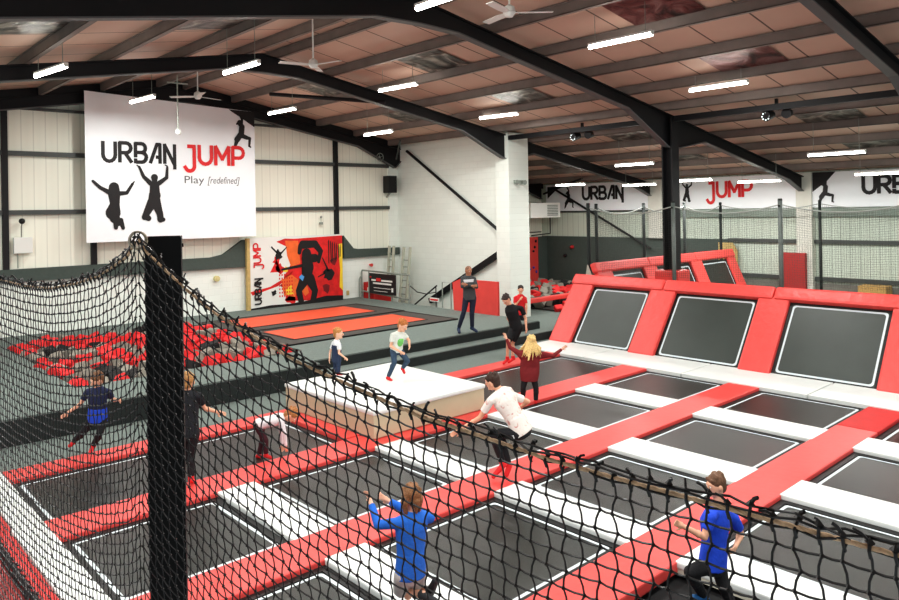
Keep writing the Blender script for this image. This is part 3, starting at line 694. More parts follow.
# ------------------------------------------------------------------ ceiling fittings
LAMPS = [(3.97,17.28,4.17,15.79,7.0,'far left, its glare in front of the left rafter'),(7.65,22.34,7.79,20.85,7.38,'in front of the top of the big banner'),(7.36,15.5,7.42,14.0,7.18,'left of the ridge, above the banner corner'),
 (11.73,21.49,11.82,19.99,7.26,'right of the big banner, under the gable rafter'),(12.7,16.8,12.85,15.3,7.48,'below the foil panel left of centre'),(14.91,20.6,14.93,19.1,6.66,'in the corner above the brick wall'),(16.98,17.0,17.19,15.52,7.02,'above the white pier'),
 (12.63,9.33,12.65,7.83,7.4,'large and bright near the top centre'),(17.06,9.5,17.05,8.0,6.94,'right of the black column, higher'),(7.8,9.25,7.8,7.75,7.36,'cut by the top edge of the picture')]
LAMPS += [(x, y+.77, x, y-.77, z, w_) for x, y, z, w_ in ((22.3,7.9,5.42,'right side above the far climbing figure'),(21.95,14.4,5.48,'left of the black column, above the far black lettering'),(25.0,19.6,5.0,'in the far corner above the white heater'),(25.4,16.45,4.88,'far, right above the end of the black lettering'),(25.03,13.9,4.95,'far, touching the black column on its right'),(25.7,11.7,4.83,'far, above the red lettering'),(25.2,7.6,4.9,'far right edge, in front of the black lettering'),(3.7,7.9,6.78,'just above the top edge, left'))]
EM = mat('lamp_glow', (255,255,250), .4, emit=(255,252,244), estr=22)
LP = 140
for i, (xa, ya, xb, yb_, z, w_) in enumerate(LAMPS):
    A_, B_ = V((xa, ya, z)), V((xb, yb_, z)); d_ = (B_-A_).normalized(); mid = (A_+B_)/2
    t = thing('ceiling_lamp', 'white hanging tube lamp, %s' % w_, 'lamp', tuple(mid))
    MB().beam(A_+V((0,0,.06)), B_+V((0,0,.06)), .085, .04).build('housing', WHITEP, t)
    MB().tube([A_, B_], .042 if xa < 21 else .032, 10).build('tube', EM, t, smooth=True)
    for q_ in (A_, B_): MB().beam(q_-d_*.018+V((0,0,.03)), q_+d_*.018+V((0,0,.03)), .08, .09).build('end_cap', WHITEP, t)
    for q_ in (A_.lerp(B_, .1), A_.lerp(B_, .9)): MB().tube([q_+V((0,0,.08)), V((q_.x, q_.y, roofz(q_.x)-.03))], .007, 5).build('hanging_wire', GALV, t)
def area(x, y, z, sx, sy, pw, col=(1,.985,.95), rot=(0,0,0)):  # serves the hanging tube lamps and the added lights that have no fixture
    l = bpy.data.lights.new('tube_or_added_light', 'AREA'); l.shape = 'RECTANGLE'; l.size = sx; l.size_y = sy; l.energy = pw; l.color = col
    o = bpy.data.objects.new('tube_or_added_light', l); C.objects.link(o); o.location = (x, y, z); o.rotation_euler = rot; return o
for xa, ya, xb, yb_, z, w_ in LAMPS: area((xa+xb)/2, (ya+yb_)/2, z-.06, .12, 1.5, LP, (1,1,.965), (0,0,math.atan2(yb_-ya, xb-xa)-PI/2))
# added fixtureless lights over the hall outside the picture, to brighten the near court
for x, y, z in ((12.5,2.6,7.0),(17,2.4,6.6),(7.5,2.5,7.0),(3,3.5,6.3),(-1,9,5.6),(-1,15,5.8),(1.5,18.5,6.2),(22.3,2.2,5.5),(5,-2,6.2)): area(x, y, z, .2, 1.5, LP*1.5)
# fans
def fan(x, y, z, a, label):
    t = thing('ceiling_fan', label, 'fan', (x, y, z))
    MB().tube([(x,y,z+.1), (x,y,roofz(x)-.05)], .018, 8).build('rod', WHITEP, t)
    MB().loft([((x,y,z-.07), V((1,0,0)), V((0,1,0)), .06, .06), ((x,y,z), V((1,0,0)), V((0,1,0)), .11, .11), ((x,y,z+.1), V((1,0,0)), V((0,1,0)), .09, .09), ((x,y,z+.14), V((1,0,0)), V((0,1,0)), .03, .03)]).build('motor', WHITEP, t)
    for k in range(3):
        t_ = a+k*2*PI/3; d = V((math.cos(t_), math.sin(t_), 0)); e = V((-d.y, d.x, .15))
        b = MB(); p0 = V((x,y,z)); vs = []
        for s_, w_ in ((.1,.05),(.3,.075),(.75,.07)):
            for q_ in (-1,1):
                for dz in (-.006,.006): vs.append(p0+d*s_+e*q_*w_+V((0,0,dz)))
        fs = []
        for i in (0, 4):
            fs += [(i,i+2,i+6,i+4), (i+1,i+5,i+7,i+3), (i,i+4,i+5,i+1), (i+2,i+3,i+7,i+6)]
        fs += [(0,1,3,2), (8,10,11,9)]
        b.add(vs, fs).build('blade', WHITEP, t)
fan(8.3, 19.1, 7.2, .3, 'white ceiling fan above the big banner')
fan(8.6, 13.75, 7.24, 2.9, 'white ceiling fan below the ridge, right of the banner')
fan(9.25, 8.5, 7.38, 1.35, 'white ceiling fan at the top edge, near the centre')
# disco lights
def disco(x, y, z, label):
    t = thing('stage_light', label, 'light', (x, y, z))
    MB().tube([(x,y-.9,z+.17), (x,y+.5,z+.17)], .03, 6).build('bar', BLACK, t)
    MB().box(x-.05, x+.05, y-.03, y+.03, z+.1, z+.42).build('bracket', BLACK, t)
    b = MB(); b.tube([(x-.05,y+.1,z), (x-.3,y+.16,z-.06)], [.1,.14], 14); can = b.build('lamp_can', BLACK, t)
    b = MB(); b.tube([(x+.1,y-.28,z+.02), (x-.12,y-.3,z-.02)], [.11,.13], 14); b.build('lamp_can', STEEL, t)
    b = MB()
    for k in range(8):
        an = 2*PI*k/8; b.ell((x-.31, y+.16+.1*math.cos(an), z-.06+.1*math.sin(an)), (.015,.02,.02), n=8, m=6)
    b.build('bulb_ring', mat('lamp_bulb', (230,240,240), .3, emit=(230,240,240), estr=1.5), can)
disco(19.7, 14.9, 6.42, 'black stage light cluster left of the black column')
disco(19.7, 8.45, 6.42, 'black stage light cluster right of the black column')
# hanging sensor rod
t = thing('camera_pole', 'hanging rod with a small camera in front of the big banner', 'camera', (8.92, 22, 6.5))
MB().tube([(8.92,22,6.6), (8.92,22,roofz(8.92)-.2)], .022, 8).box(8.6, 9.24, 21.97, 22.03, 8.02, 8.06).build('rod', GALV, t)
b = MB().box(8.86, 8.98, 21.9, 22.04, 6.48, 6.62, .02); b.ell((8.92,21.9,6.5), (.06,.06,.06)); b.build('camera_body', WHITEP, t)

# ------------------------------------------------------------------ wall fittings
t = thing('wall_speaker', 'black loudspeaker mounted in the back corner', 'speaker', (19.0, 24.5, 4.75))
b = MB().box(18.8, 19.22, 24.3, 24.72, 4.78, 5.5, .02); b.build('cabinet', BLACK, t)
MB().box(18.84, 19.18, 24.28, 24.3, 4.82, 5.46).build('grille', mat('grille_black', (30,30,31), .8, .3, 90), t)
MB().beam((19,24.5,4.8), (19,24.75,4.6), .06, .06).build('bracket', GALV, t)
t = thing('round_fan', 'small round wall fan beside the roof corner', 'fan', (18.5, 24.6, 6.2))
b = MB(); b.tube([(18.5+.17*math.cos(k*PI/12), 24.5, 6.28+.17*math.sin(k*PI/12)) for k in range(25)], .015, 6)
for k in range(4): b.beam((18.5,24.5,6.28), (18.5+.16*math.cos(k*PI/2+.4),24.5,6.28+.16*math.sin(k*PI/2+.4)), .05, .01)
b.build('guard', GALV, t); MB().tube([(18.5,24.52,6.28), (18.5,24.72,6.28)], .05, 10).build('motor', WHITEP, t)
t = thing('emergency_light', 'small twin emergency light on the white block pier', 'light', (19.9, 17.9, 4.95))
MB().box(19.6, 20.1, 17.9, 17.96, 4.93, 5.05, .01).build('base', GALV, t)
for x in (19.65, 20.08): MB().tube([(x,17.92,4.99), (x-.03,17.8,4.97)], [.05,.09], 10).build('lamp', GALV, t)
t = thing('control_box', 'pale control box with a black bulb above, on the far left cladding', 'box', (5.25, 24.7, 2.94))
MB().box(5.0, 5.5, 24.58, 24.72, 2.94, 3.42, .02).build('case', WHITEP, t)
MB().tube([(5.22,24.68,3.42), (5.22,24.66,3.75), (5.23,24.62,3.82)], .012, 6).build('cable', BLACK, t)
MB().ell((5.23,24.62,3.9), (.085,.085,.085)).build('bulb', BLACK, t, smooth=True)
MB().tube([(5.12,24.68,2.94), (5.12,24.68,2.5)], .018, 6).build('conduit', GALV, t)
b = MB().tube([(11.3,24.6,1.72), (11.3,24.75,1.72)], .1, 14); b.tube([(11.3,24.57,1.72), (11.3,24.62,1.72)], .04, 10); tag(b.build('wall_sensor', mat('pale_yellow', (214,204,150), .6)), 'round pale sensor on the block wall left of the mural', 'sensor')
b = MB().box(15.6, 15.72, 24.62, 24.72, 3.52, 3.62, .01).ell((15.66,24.66,3.82), (.05,.05,.05)); b.tube([(15.66,24.67,3.6),(15.66,24.67,3.8)],.008,5); tag(b.build('wall_switch', GALV), 'small switch on the cladding above the mural', 'switch')
tag(MB().box(16.85, 16.95, 24.68, 24.74, .62, .8, .01).build('socket_box', WOOD), 'small yellowish socket right of the mural foot', 'socket')
tag(MB().tube([(18.05,24.76,1.78), (18.05,24.6,1.77)], [.04,.07], 12).build('alarm_bell', RED), 'red alarm bell under the dark band in the corner', 'bell')
# heater in the far corner
t = thing('air_heater', 'white box heater on the far corner wall', 'heater', (27.4, 23.4, 3.5))
MB().box(26.3, 28.5, 23.0, 23.8, 3.55, 4.28, .02).build('case', mat('bright_white', (244,246,240), .5), t)
b = MB()
for i in range(7): b.box(27.5, 28.3, 22.985, 23.0, 3.65+.08*i, 3.69+.08*i)
b.build('grille', GALV, t)
b = MB().tube([(28.3,23.5,3.6), (28.3,23.5,2.75), (28.3,24.74,2.62)], .03, 6).tube([(26.7,23.5,3.6), (26.7,23.5,2.85), (26.7,24.74,2.72)], .03, 6).tube([(26.7,23.5,2.85), (27.6,23.5,2.85)], .03, 6).tube([(27.4,23.8,3.9), (27.4,24.75,3.9)], .05, 6); b.build('bracket', STEEL, t)
# climbing wall
tag(MB().box(26.6, 28.4, 24.4, 24.7, .1, 2.55, .01).build('climbing_wall', RED), 'red climbing wall panel in the far corner', 'climbing wall')
HC = {'purple':(90,70,160), 'black':(30,26,28), 'red':(190,44,46)}
def hold(p, c_, lab, grp, sc=.07):
    b = MB(); g = random.Random(p[0]*7+p[2]*13)
    b.ell(p, (sc*g.uniform(.8,1.3), sc*g.uniform(.7,1.1), sc*g.uniform(.7,1.2)), n=8, m=6)
    tag(b.build('climbing_hold', mat(c_+'_hold', HC[c_], .6), smooth=True), lab, 'climbing hold', grp)
for x, z in ((27.4,.72),(28.2,.8),(27.7,.95),(28.0,1.02),(27.2,1.12)): hold((x,24.37,z), 'purple', 'purple climbing hold low on the red climbing wall', 'purple holds')
for x, z in ((27.5,2.2),(28.1,2.05),(28.2,2.35),(27.3,1.75),(28.0,1.85)): hold((x,24.37,z), 'black', 'dark climbing hold high on the red climbing wall', 'dark holds')
hold((29.08,22.75,2.05), 'red', 'red climbing hold on the slate wall of the far corner', 'red hold', .13)
hold((29.08,23.2,1.62), 'black', 'black climbing hold on the slate wall of the far corner', 'black hold', .09)
# far pads and boards
tag(MB().box(XF-.5, XF-.3, 11.35, 12.35, .0, 2.12, .03).build('wall_pad', mat('dull_red', (168,46,44), .6)), 'dull red upright pad on the far wall, right side', 'pad')
b = MB(); b.poly([(XF-.22,14.15,0), (XF-.22,14.98,0), (XF-.22,14.98,2.45), (XF-.22,14.35,2.45), (XF-.22,14.15,2.1)]); b.poly([(XF-.18,14.15,0), (XF-.18,14.98,0), (XF-.18,14.98,2.45), (XF-.18,14.35,2.45), (XF-.18,14.15,2.1)][::-1]); tag(b.build('plywood_board', WOOD), 'tan plywood board leaning on the far wall behind the far angled wall', 'board')
tag(MB().box(28.2, 28.9, 8.45, 9.35, .0, 1.05, .01).build('strand_board_box', OSB), 'strand board box by the far wall at the right edge', 'box')
# corner stair: railing, poster, ladder, handrails, barrier board
t = thing('guard_rail', 'grey tube railing along the platform edge in the back corner', 'railing', (17.5, 23, ZP))
MB().tube([(17.52,24.6,.5), (17.52,24.6,1.5), (17.52,24.55,1.6), (17.52,21.5,1.55)], .035, 8).build('top_rail', GALV, t)
for y in (24.1, 22.6, 21.5): MB().tube([(17.52,y,.0), (17.52,y,1.56)], .03, 8).build('post', GALV, t)
MB().tube([(17.52,24.6,.75), (17.52,21.5,.62)], .03, 8).build('lower_rail', GALV, t)
MB().tube([(17.3,24.45,.5), (17.3,24.45,1.25), (17.45,24.6,1.32), (17.6,24.7,1.3)], .03, 8).build('wall_hoop', GALV, t)
t = thing('poster_sign', 'black notice board with red and white bars hung on the corner railing', 'sign', (17.46, 23.1, .7))
MB().box(17.43, 17.47, 22.25, 23.95, .72, 1.52).build('board', mat('poster_black', (34,32,34), .5), t)
PS = Plane((17.43, 23.95, .72), (0,-1,0), (0,0,1), (-1,0,0))
def bars(name, m, rects):
    b = MB()
    for a, c_, w_, h_ in rects: b.poly([PS.p(a, c_, .004), PS.p(a+w_, c_, .004), PS.p(a+w_, c_+h_, .004), PS.p(a, c_+h_, .004)])
    b.build(name, m, t)
bars('white_print', WHITEP, [(.15,.5,.3,.07),(.8,.5,.72,.07),(.25,.38,1.2,.07),(.3,.22,1.1,.025),(1.45,.12,.12,.16),(.3,.1,.9,.02)])
bars('red_print', REDINK, [(.47,.5,.3,.13),(.05,.62,.1,.06)])
t = thing('cash_box_stand', 'red box with white emblem behind the corner railing', 'box', (17.75, 24.2, 0))
MB().box(17.6, 18.5, 23.9, 24.6, .05, 1.1, .02).build('cabinet', REDD, t); MB().box(17.58, 17.6, 24.05, 24.3, .72, .9).build('emblem', WHITEP, t)
tag(MB().box(17.9, 17.94, 24.1, 24.3, 1.2, 1.4).build('exit_sign', mat('sign_green', (30,110,80), .5)), 'small green safety sign behind the corner railing', 'sign')
def ladder(x, y, w_, h_, lab, lean=.25):
    t = thing('ladder', lab, 'ladder', (x, y, 0))
    for s_ in (0, w_): MB().beam((x-lean,y-s_,0), (x,y-s_,h_), .07, .1).build('stile', mat('pale_aluminium', (186,188,172), .5), t)
    b = MB()
    for k in range(1, int(h_/.28)): f_ = k*.28/h_; b.tube([(x-lean*(1-f_),y,h_*f_), (x-lean*(1-f_),y-w_,h_*f_)], .02, 6)
    b.build('rungs', GALV, t)
ladder(19.1, 23.75, .42, 2.5, 'pale ladder leaning in the back corner, wider one', .3)
ladder(18.8, 24.35, .3, 2.55, 'pale narrow ladder just left of the wider one', .2)
t = thing('handrail', 'black sloping handrail of the corner stairs', 'railing', (18.2, 21.4, 0))
MB().tube([(18.2,22.3,.15), (18.2,20.7,1.15)], .03, 8).build('rail', BLACK, t)
MB().tube([(18.2,22.2,0), (18.2,22.2,.2)], .02, 6).build('post', BLACK, t); MB().tube([(18.2,20.75,0), (18.2,20.75,1.12)], .02, 6).build('post', BLACK, t)
t = thing('stair_gate', 'thin grey metal gate frame left of the red barrier board', 'gate', (17.5, 19.35, ZP))
MB().tube([(17.5,19.6,.48), (17.5,19.6,1.4), (17.5,19.14,1.4), (17.5,19.14,.48)], .022, 8).build('frame', GALV, t)
MB().box(17.75, 17.78, 20.1, 20.6, .62, .76).build('warning_plate', WHITEP, t)
MB().box(17.74, 17.75, 20.14, 20.56, .66, .72).build('warning_print', REDINK, t)
tag(MB().tube([(18.7,23.0,1.0), (18.65,22.4,.75), (18.6,21.8,.72), (18.5,21.1,.85)], .02, 6).build('slack_cable', BLACK), 'thin slack cable hanging beside the ladders', 'cable')
b = MB().add([(17.36,18.85,.48), (17.36,16.7,.48), (17.36,16.7,1.6), (17.36,18.5,1.6), (17.36,18.9,1.45), (17.44,18.85,.48), (17.44,16.7,.48), (17.44,16.7,1.6), (17.44,18.5,1.6), (17.44,18.9,1.45)], [(0,1,2,3,4), (9,8,7,6,5), (0,5,6,1), (1,6,7,2), (2,7,8,3), (3,8,9,4), (4,9,5,0)])
tag(b.build('barrier_board', RED), 'red barrier board behind the man with folded arms', 'board')
# ------------------------------------------------------------------ safety nets
def interp(P, s):
    P = np.array(P, float); d = np.r_[0, np.cumsum(np.hypot(np.diff(P[:,0]), np.diff(P[:,1])))]
    return np.stack([np.interp(s, d, P[:,i]) for i in range(3)], 1), d[-1]
def smooth_top(P, cell):
    _, L = interp(P, np.array([0.])); n = int(L/cell); s = np.arange(n+1)*cell
    Q, _ = interp(P, s); z = Q[:,2].copy()
    for _ in range(3): z[1:-1] = (z[:-2]+2*z[1:-1]+z[2:])/4
    Q[:,2] = z; return Q
def strands(mb, lines, r, n=4):
    """lines: list of (k,3) arrays -> open tubes"""
    for L in lines:
        d = np.gradient(L, axis=0); d /= np.linalg.norm(d, axis=1)[:,None]+1e-9
        ref = np.array([.31,.17,.93]) if abs(d[:,2]).mean() < .7 else np.array([.9,.4,.1])
        x = np.cross(d, ref); x /= np.linalg.norm(x, axis=1)[:,None]+1e-9; y = np.cross(d, x)
        o = len(mb.v); k = len(L)
        for i in range(k):
            for q in range(n):
                t = 2*PI*q/n; mb.v.append(tuple(L[i]+(x[i]*math.cos(t)+y[i]*math.sin(t))*r))
        for i in range(k-1):
            for q in range(n): mb.f.append((o+i*n+q, o+i*n+(q+1) % n, o+(i+1)*n+(q+1) % n, o+(i+1)*n+q))
def knots(mb, pts, r):
    for p in pts:
        o = len(mb.v)
        for dx in ((r,0,0),(-r,0,0),(0,r,0),(0,-r,0),(0,0,r),(0,0,-r)): mb.v.append((p[0]+dx[0], p[1]+dx[1], p[2]+dx[2]))
        for a, b, c in ((0,2,4),(2,1,4),(1,3,4),(3,0,4),(2,0,5),(1,2,5),(3,1,5),(0,3,5)): mb.f.append((o+a, o+b, o+c))
def net_mesh(top, zbot, cell, r, kr, jit=.004, wig=.007, sub=3, straight=None):
    g = np.random.RandomState(3); m_ = MB(); nc = len(top)
    rows = max(int(math.ceil((top[:,2].max()-zbot)/cell)), 2)
    G = np.zeros((nc, rows+1, 3)); tang = np.gradient(top[:,:2], axis=0); tang /= np.linalg.norm(tang, axis=1)[:,None]
    for j in range(nc):
        for i in range(rows+1):
            f = 0 if straight is None else min(1, i/rows)
            p = top[j].copy(); p[2] -= i*cell
            if straight is not None: p[2] = top[j,2]*(1-f) + (straight-0)*f
            w = wig*(1 if (i+j) % 2 else -1)
            p[:2] += tang[j]*w; p += g.normal(0, jit, 3)*(1 if i else .3); G[j,i] = p
    ls = []
    for i in range(1, rows+1):
        L = G[:,i]
        if sub > 1:
            M_ = []
            for j in range(nc-1):
                M_.append(L[j]); mid = (L[j]+L[j+1])/2; mid[2] -= cell*.05; M_.append(mid)
            M_.append(L[-1]); L = np.array(M_)
        ls.append(L)
    for j in range(nc):
        L = G[j]
        if sub > 1:
            M_ = []
            for i in range(rows):
                M_.append(L[i]); mid = (L[i]+L[i+1])/2; mid[:2] += tang[j]*wig*.9*(1 if (i+j) % 2 else -1)*-.6; M_.append(mid)
            M_.append(L[-1]); L = np.array(M_)
        ls.append(L)
    strands(m_, ls, r)
    if kr: knots(m_, G[:,1:].reshape(-1, 3), kr)
    return m_, G
NETM = mat('black_netting', (15,15,16), .42)
ROPE = mat('tan_rope', (186,158,128), .8, .25, 60)
right = [(0.99,2.83,3.91),(1.0,2.77,3.86),(1.05,2.56,3.74),(1.08,2.36,3.66),(1.16,1.96,3.54),(1.25,1.5,3.45),(1.27,1.37,3.44),(1.32,1.11,3.41),(1.35,.99,3.40),(1.39,.77,3.39),(1.46,.42,3.37),(1.53,.05,3.37),(1.6,-.3,3.4)]
left = [(0.99,2.87,3.9),(0.99,2.96,3.84),(0.97,3.24,3.75),(0.95,3.53,3.70),(0.93,3.86,3.66),(0.91,4.24,3.65),(0.88,4.68,3.66),(.86,5.1,3.70)]
CELL = .0415
for nm, P_, zb, lab in (('r', right, 2.3, 'black safety net in front, right of the square post, hung on a tan rope'), ('l', left, 1.65, 'black safety net left of the square post')):
    top = smooth_top(P_, CELL)
    t = thing('safety_net', lab, 'net', tuple(top[len(top)//2]-np.array([0,0,1.5])))
    m_, G = net_mesh(top, zb, CELL, .0024, .0068, .0012, .0048)
    m_.build('netting', NETM, t)
    # twisted rope
    fine = smooth_top(P_, .008); b = MB(); k = len(fine); ph = np.arange(k)*.75
    for q in range(3):
        L = fine.copy(); L[:,2] += .0025*np.sin(ph+q*2*PI/3); L[:,0] += .0025*np.cos(ph+q*2*PI/3); strands(b, [L], .0031, 6)
    b.build('edge_rope', ROPE, t, smooth=True)
    # black binding cord: wavy double line above the rope, knots and tails
    g = np.random.RandomState(5 if nm == 'r' else 9); b = MB(); k = len(top)
    for o_ in (.011, .02, -.006):
        L = top.copy(); L[:,2] += o_+g.normal(0, .004, k); L[:,0] += g.normal(0, .006, k); strands(b, [L], .0026, 5)
    kn = top.copy(); kn[:,2] += .012+g.uniform(-.006, .01, k); kn[:,0] += g.normal(0, .006, k); knots(b, kn, .0095)
    for j in range(k):
        p = kn[j]; a = np.array([p[0]+g.normal(0,.006), p[1]+g.uniform(-.018,.03), p[2]+g.uniform(.006,.024)])
        strands(b, [np.array([p, (p+a)/2+[0,0,.004], a])], .0042 if j % 2 else .003, 5)
        strands(b, [np.array([p, top[j]-[.008,0,.004], top[j]-[0,0,.02]])], .0035, 5)
    b.build('binding_cord', NETM, t)
# square post
cxp, cyp, hw = 1.116, 2.912, .0665
t = thing('net_post', 'square black steel post in the left foreground', 'post', (cxp, cyp, -.2))
A_ = math.radians(66)
b = MB(); zt = 3.916
pts = [V((cxp, cyp, 0)) + Matrix.Rotation(A_, 3, 'Z') @ V((sx*hw, sy*hw, 0)) for sx, sy in ((-1,-1),(1,-1),(1,1),(-1,1))]
pin = [V((cxp, cyp, 0)) + Matrix.Rotation(A_, 3, 'Z') @ V((sx*(hw-.006), sy*(hw-.006), 0)) for sx, sy in ((-1,-1),(1,-1),(1,1),(-1,1))]
vs = [p+V((0,0,-.2)) for p in pts]+[p+V((0,0,zt)) for p in pts]+[p+V((0,0,zt)) for p in pin]+[p+V((0,0,zt-.4)) for p in pin]
fs = [(0,3,2,1), (12,13,14,15)]
for i in range(4):
    j = (i+1) % 4; fs += [(i,j,4+j,4+i), (4+i,4+j,8+j,8+i), (8+i,8+j,12+j,12+i)]
b.add(vs, fs).build('post_shaft', mat('post_black', (9,9,10), .6, .1, 30, spec=.25), t)
b = MB(); fc = (pts[0]+pts[3])/2*.62+(pts[0]+pts[1])/2*.38
fc = pts[0]*.38+pts[1]*.62
b.tube([fc+V((0,0,3.885)), fc+V((0,-.004,3.872))], .006, 10).build('bolt_hole', mat('hole_black', (6,6,6), .9), t)
# rope coil at the post
b = MB()
for k in range(4):
    ax = V((.72,-.69,0)); c0 = V((1.0,2.885,3.905))+V((-.69,-.72,0))*(.006*k-.01)+ax*(.004*k)
    b.tube([c0+ax*(.033*math.cos(a*PI/10))+V((0,0,.033*math.sin(a*PI/10))) for a in range(21)], .0042, 6)
tag(b.build('rope_coil', mat('wire_rope', (150,140,122), .5, .15, 40), smooth=True), 'coil of tan wire rope at the top left of the square post', 'rope')
# net poles and nets around the far court
poles = [(19.0,14.2,'behind the left end of the near angled wall'), (19.0,11.18,'grey, standing in front of the black column'), (19.0,8.11,'grey, left of the dull red wall pad'), (19.0,5.04,'beyond the right edge'),
         (20.0,14.62,'second from the left of the far court'), (22.1,14.15,'above the left bed of the far angled wall'), (25.0,14.25,'just right of the black column'), (28.0,14.35,'above the right end of the far angled wall'), (28.1,10.55,'black, right of the dull red wall pad')]
GP = mat('pole_grey', (84,92,88), .45, .1, 20); BP = mat('pole_black', (28,34,32), .8)
for i, (x, y, w_) in enumerate(poles):
    t = thing('net_pole', 'thin net pole of the far court, %s' % w_, 'pole', (x, y, 0))
    h_ = 4.12 if i < 4 else 4.1
    MB().tube([(x,y,0), (x,y,h_)], .058 if i < 4 else .055, 10).build('pole_shaft', GP if i in (1,2,3) else BP, t, smooth=True)
    MB().tube([(x,y,h_-.02), (x,y,h_+.03)], [.062,.05], 10).build('cap', BP, t)
    MB().tube([(x-.075,y,h_-.16), (x+.075,y,h_-.16)], .03, 8).build('clamp', BP, t)
def far_net(pts, lab, zb):
    P_ = []
    for i in range(len(pts)-1):
        a, b = V(pts[i]), V(pts[i+1])
        for k in range(8):
            f_ = k/8; p = a.lerp(b, f_); P_.append((p.x, p.y, p.z-.22*4*f_*(1-f_)))
    P_.append(pts[-1])
    t = thing('court_net', lab, 'net', tuple(V(pts[0])*.5+V(pts[-1])*.5-V((0,0,2))))
    top = smooth_top(P_, .065)
    m_, G = net_mesh(top, zb, .065, .0022, 0, .004, .0, 1, straight=zb); m_.build('netting', mat('court_netting', (58,64,60), .7), t)
    b = MB(); strands(b, [top], .018, 6); b.build('edge_rope', mat('pale_rope', (150,156,150), .7), t)
far_net([(19.0,14.2,4.0),(19.0,11.18,4.0),(19.0,8.11,4.0),(19.0,5.04,4.0),(19.0,2.0,4.0)], 'fine dark net hung above the near angled wall', 1.95)
far_net([(20.0,14.62,4.0),(22.1,14.15,4.0),(25.0,14.25,4.0),(28.0,14.35,4.0)], 'fine dark net hung above the far angled wall', 2.2)
far_net([(28.0,14.35,4.0),(28.1,10.55,4.0),(28.1,6.6,4.0)], 'fine dark net hung in front of the far cladding on the right', .2)
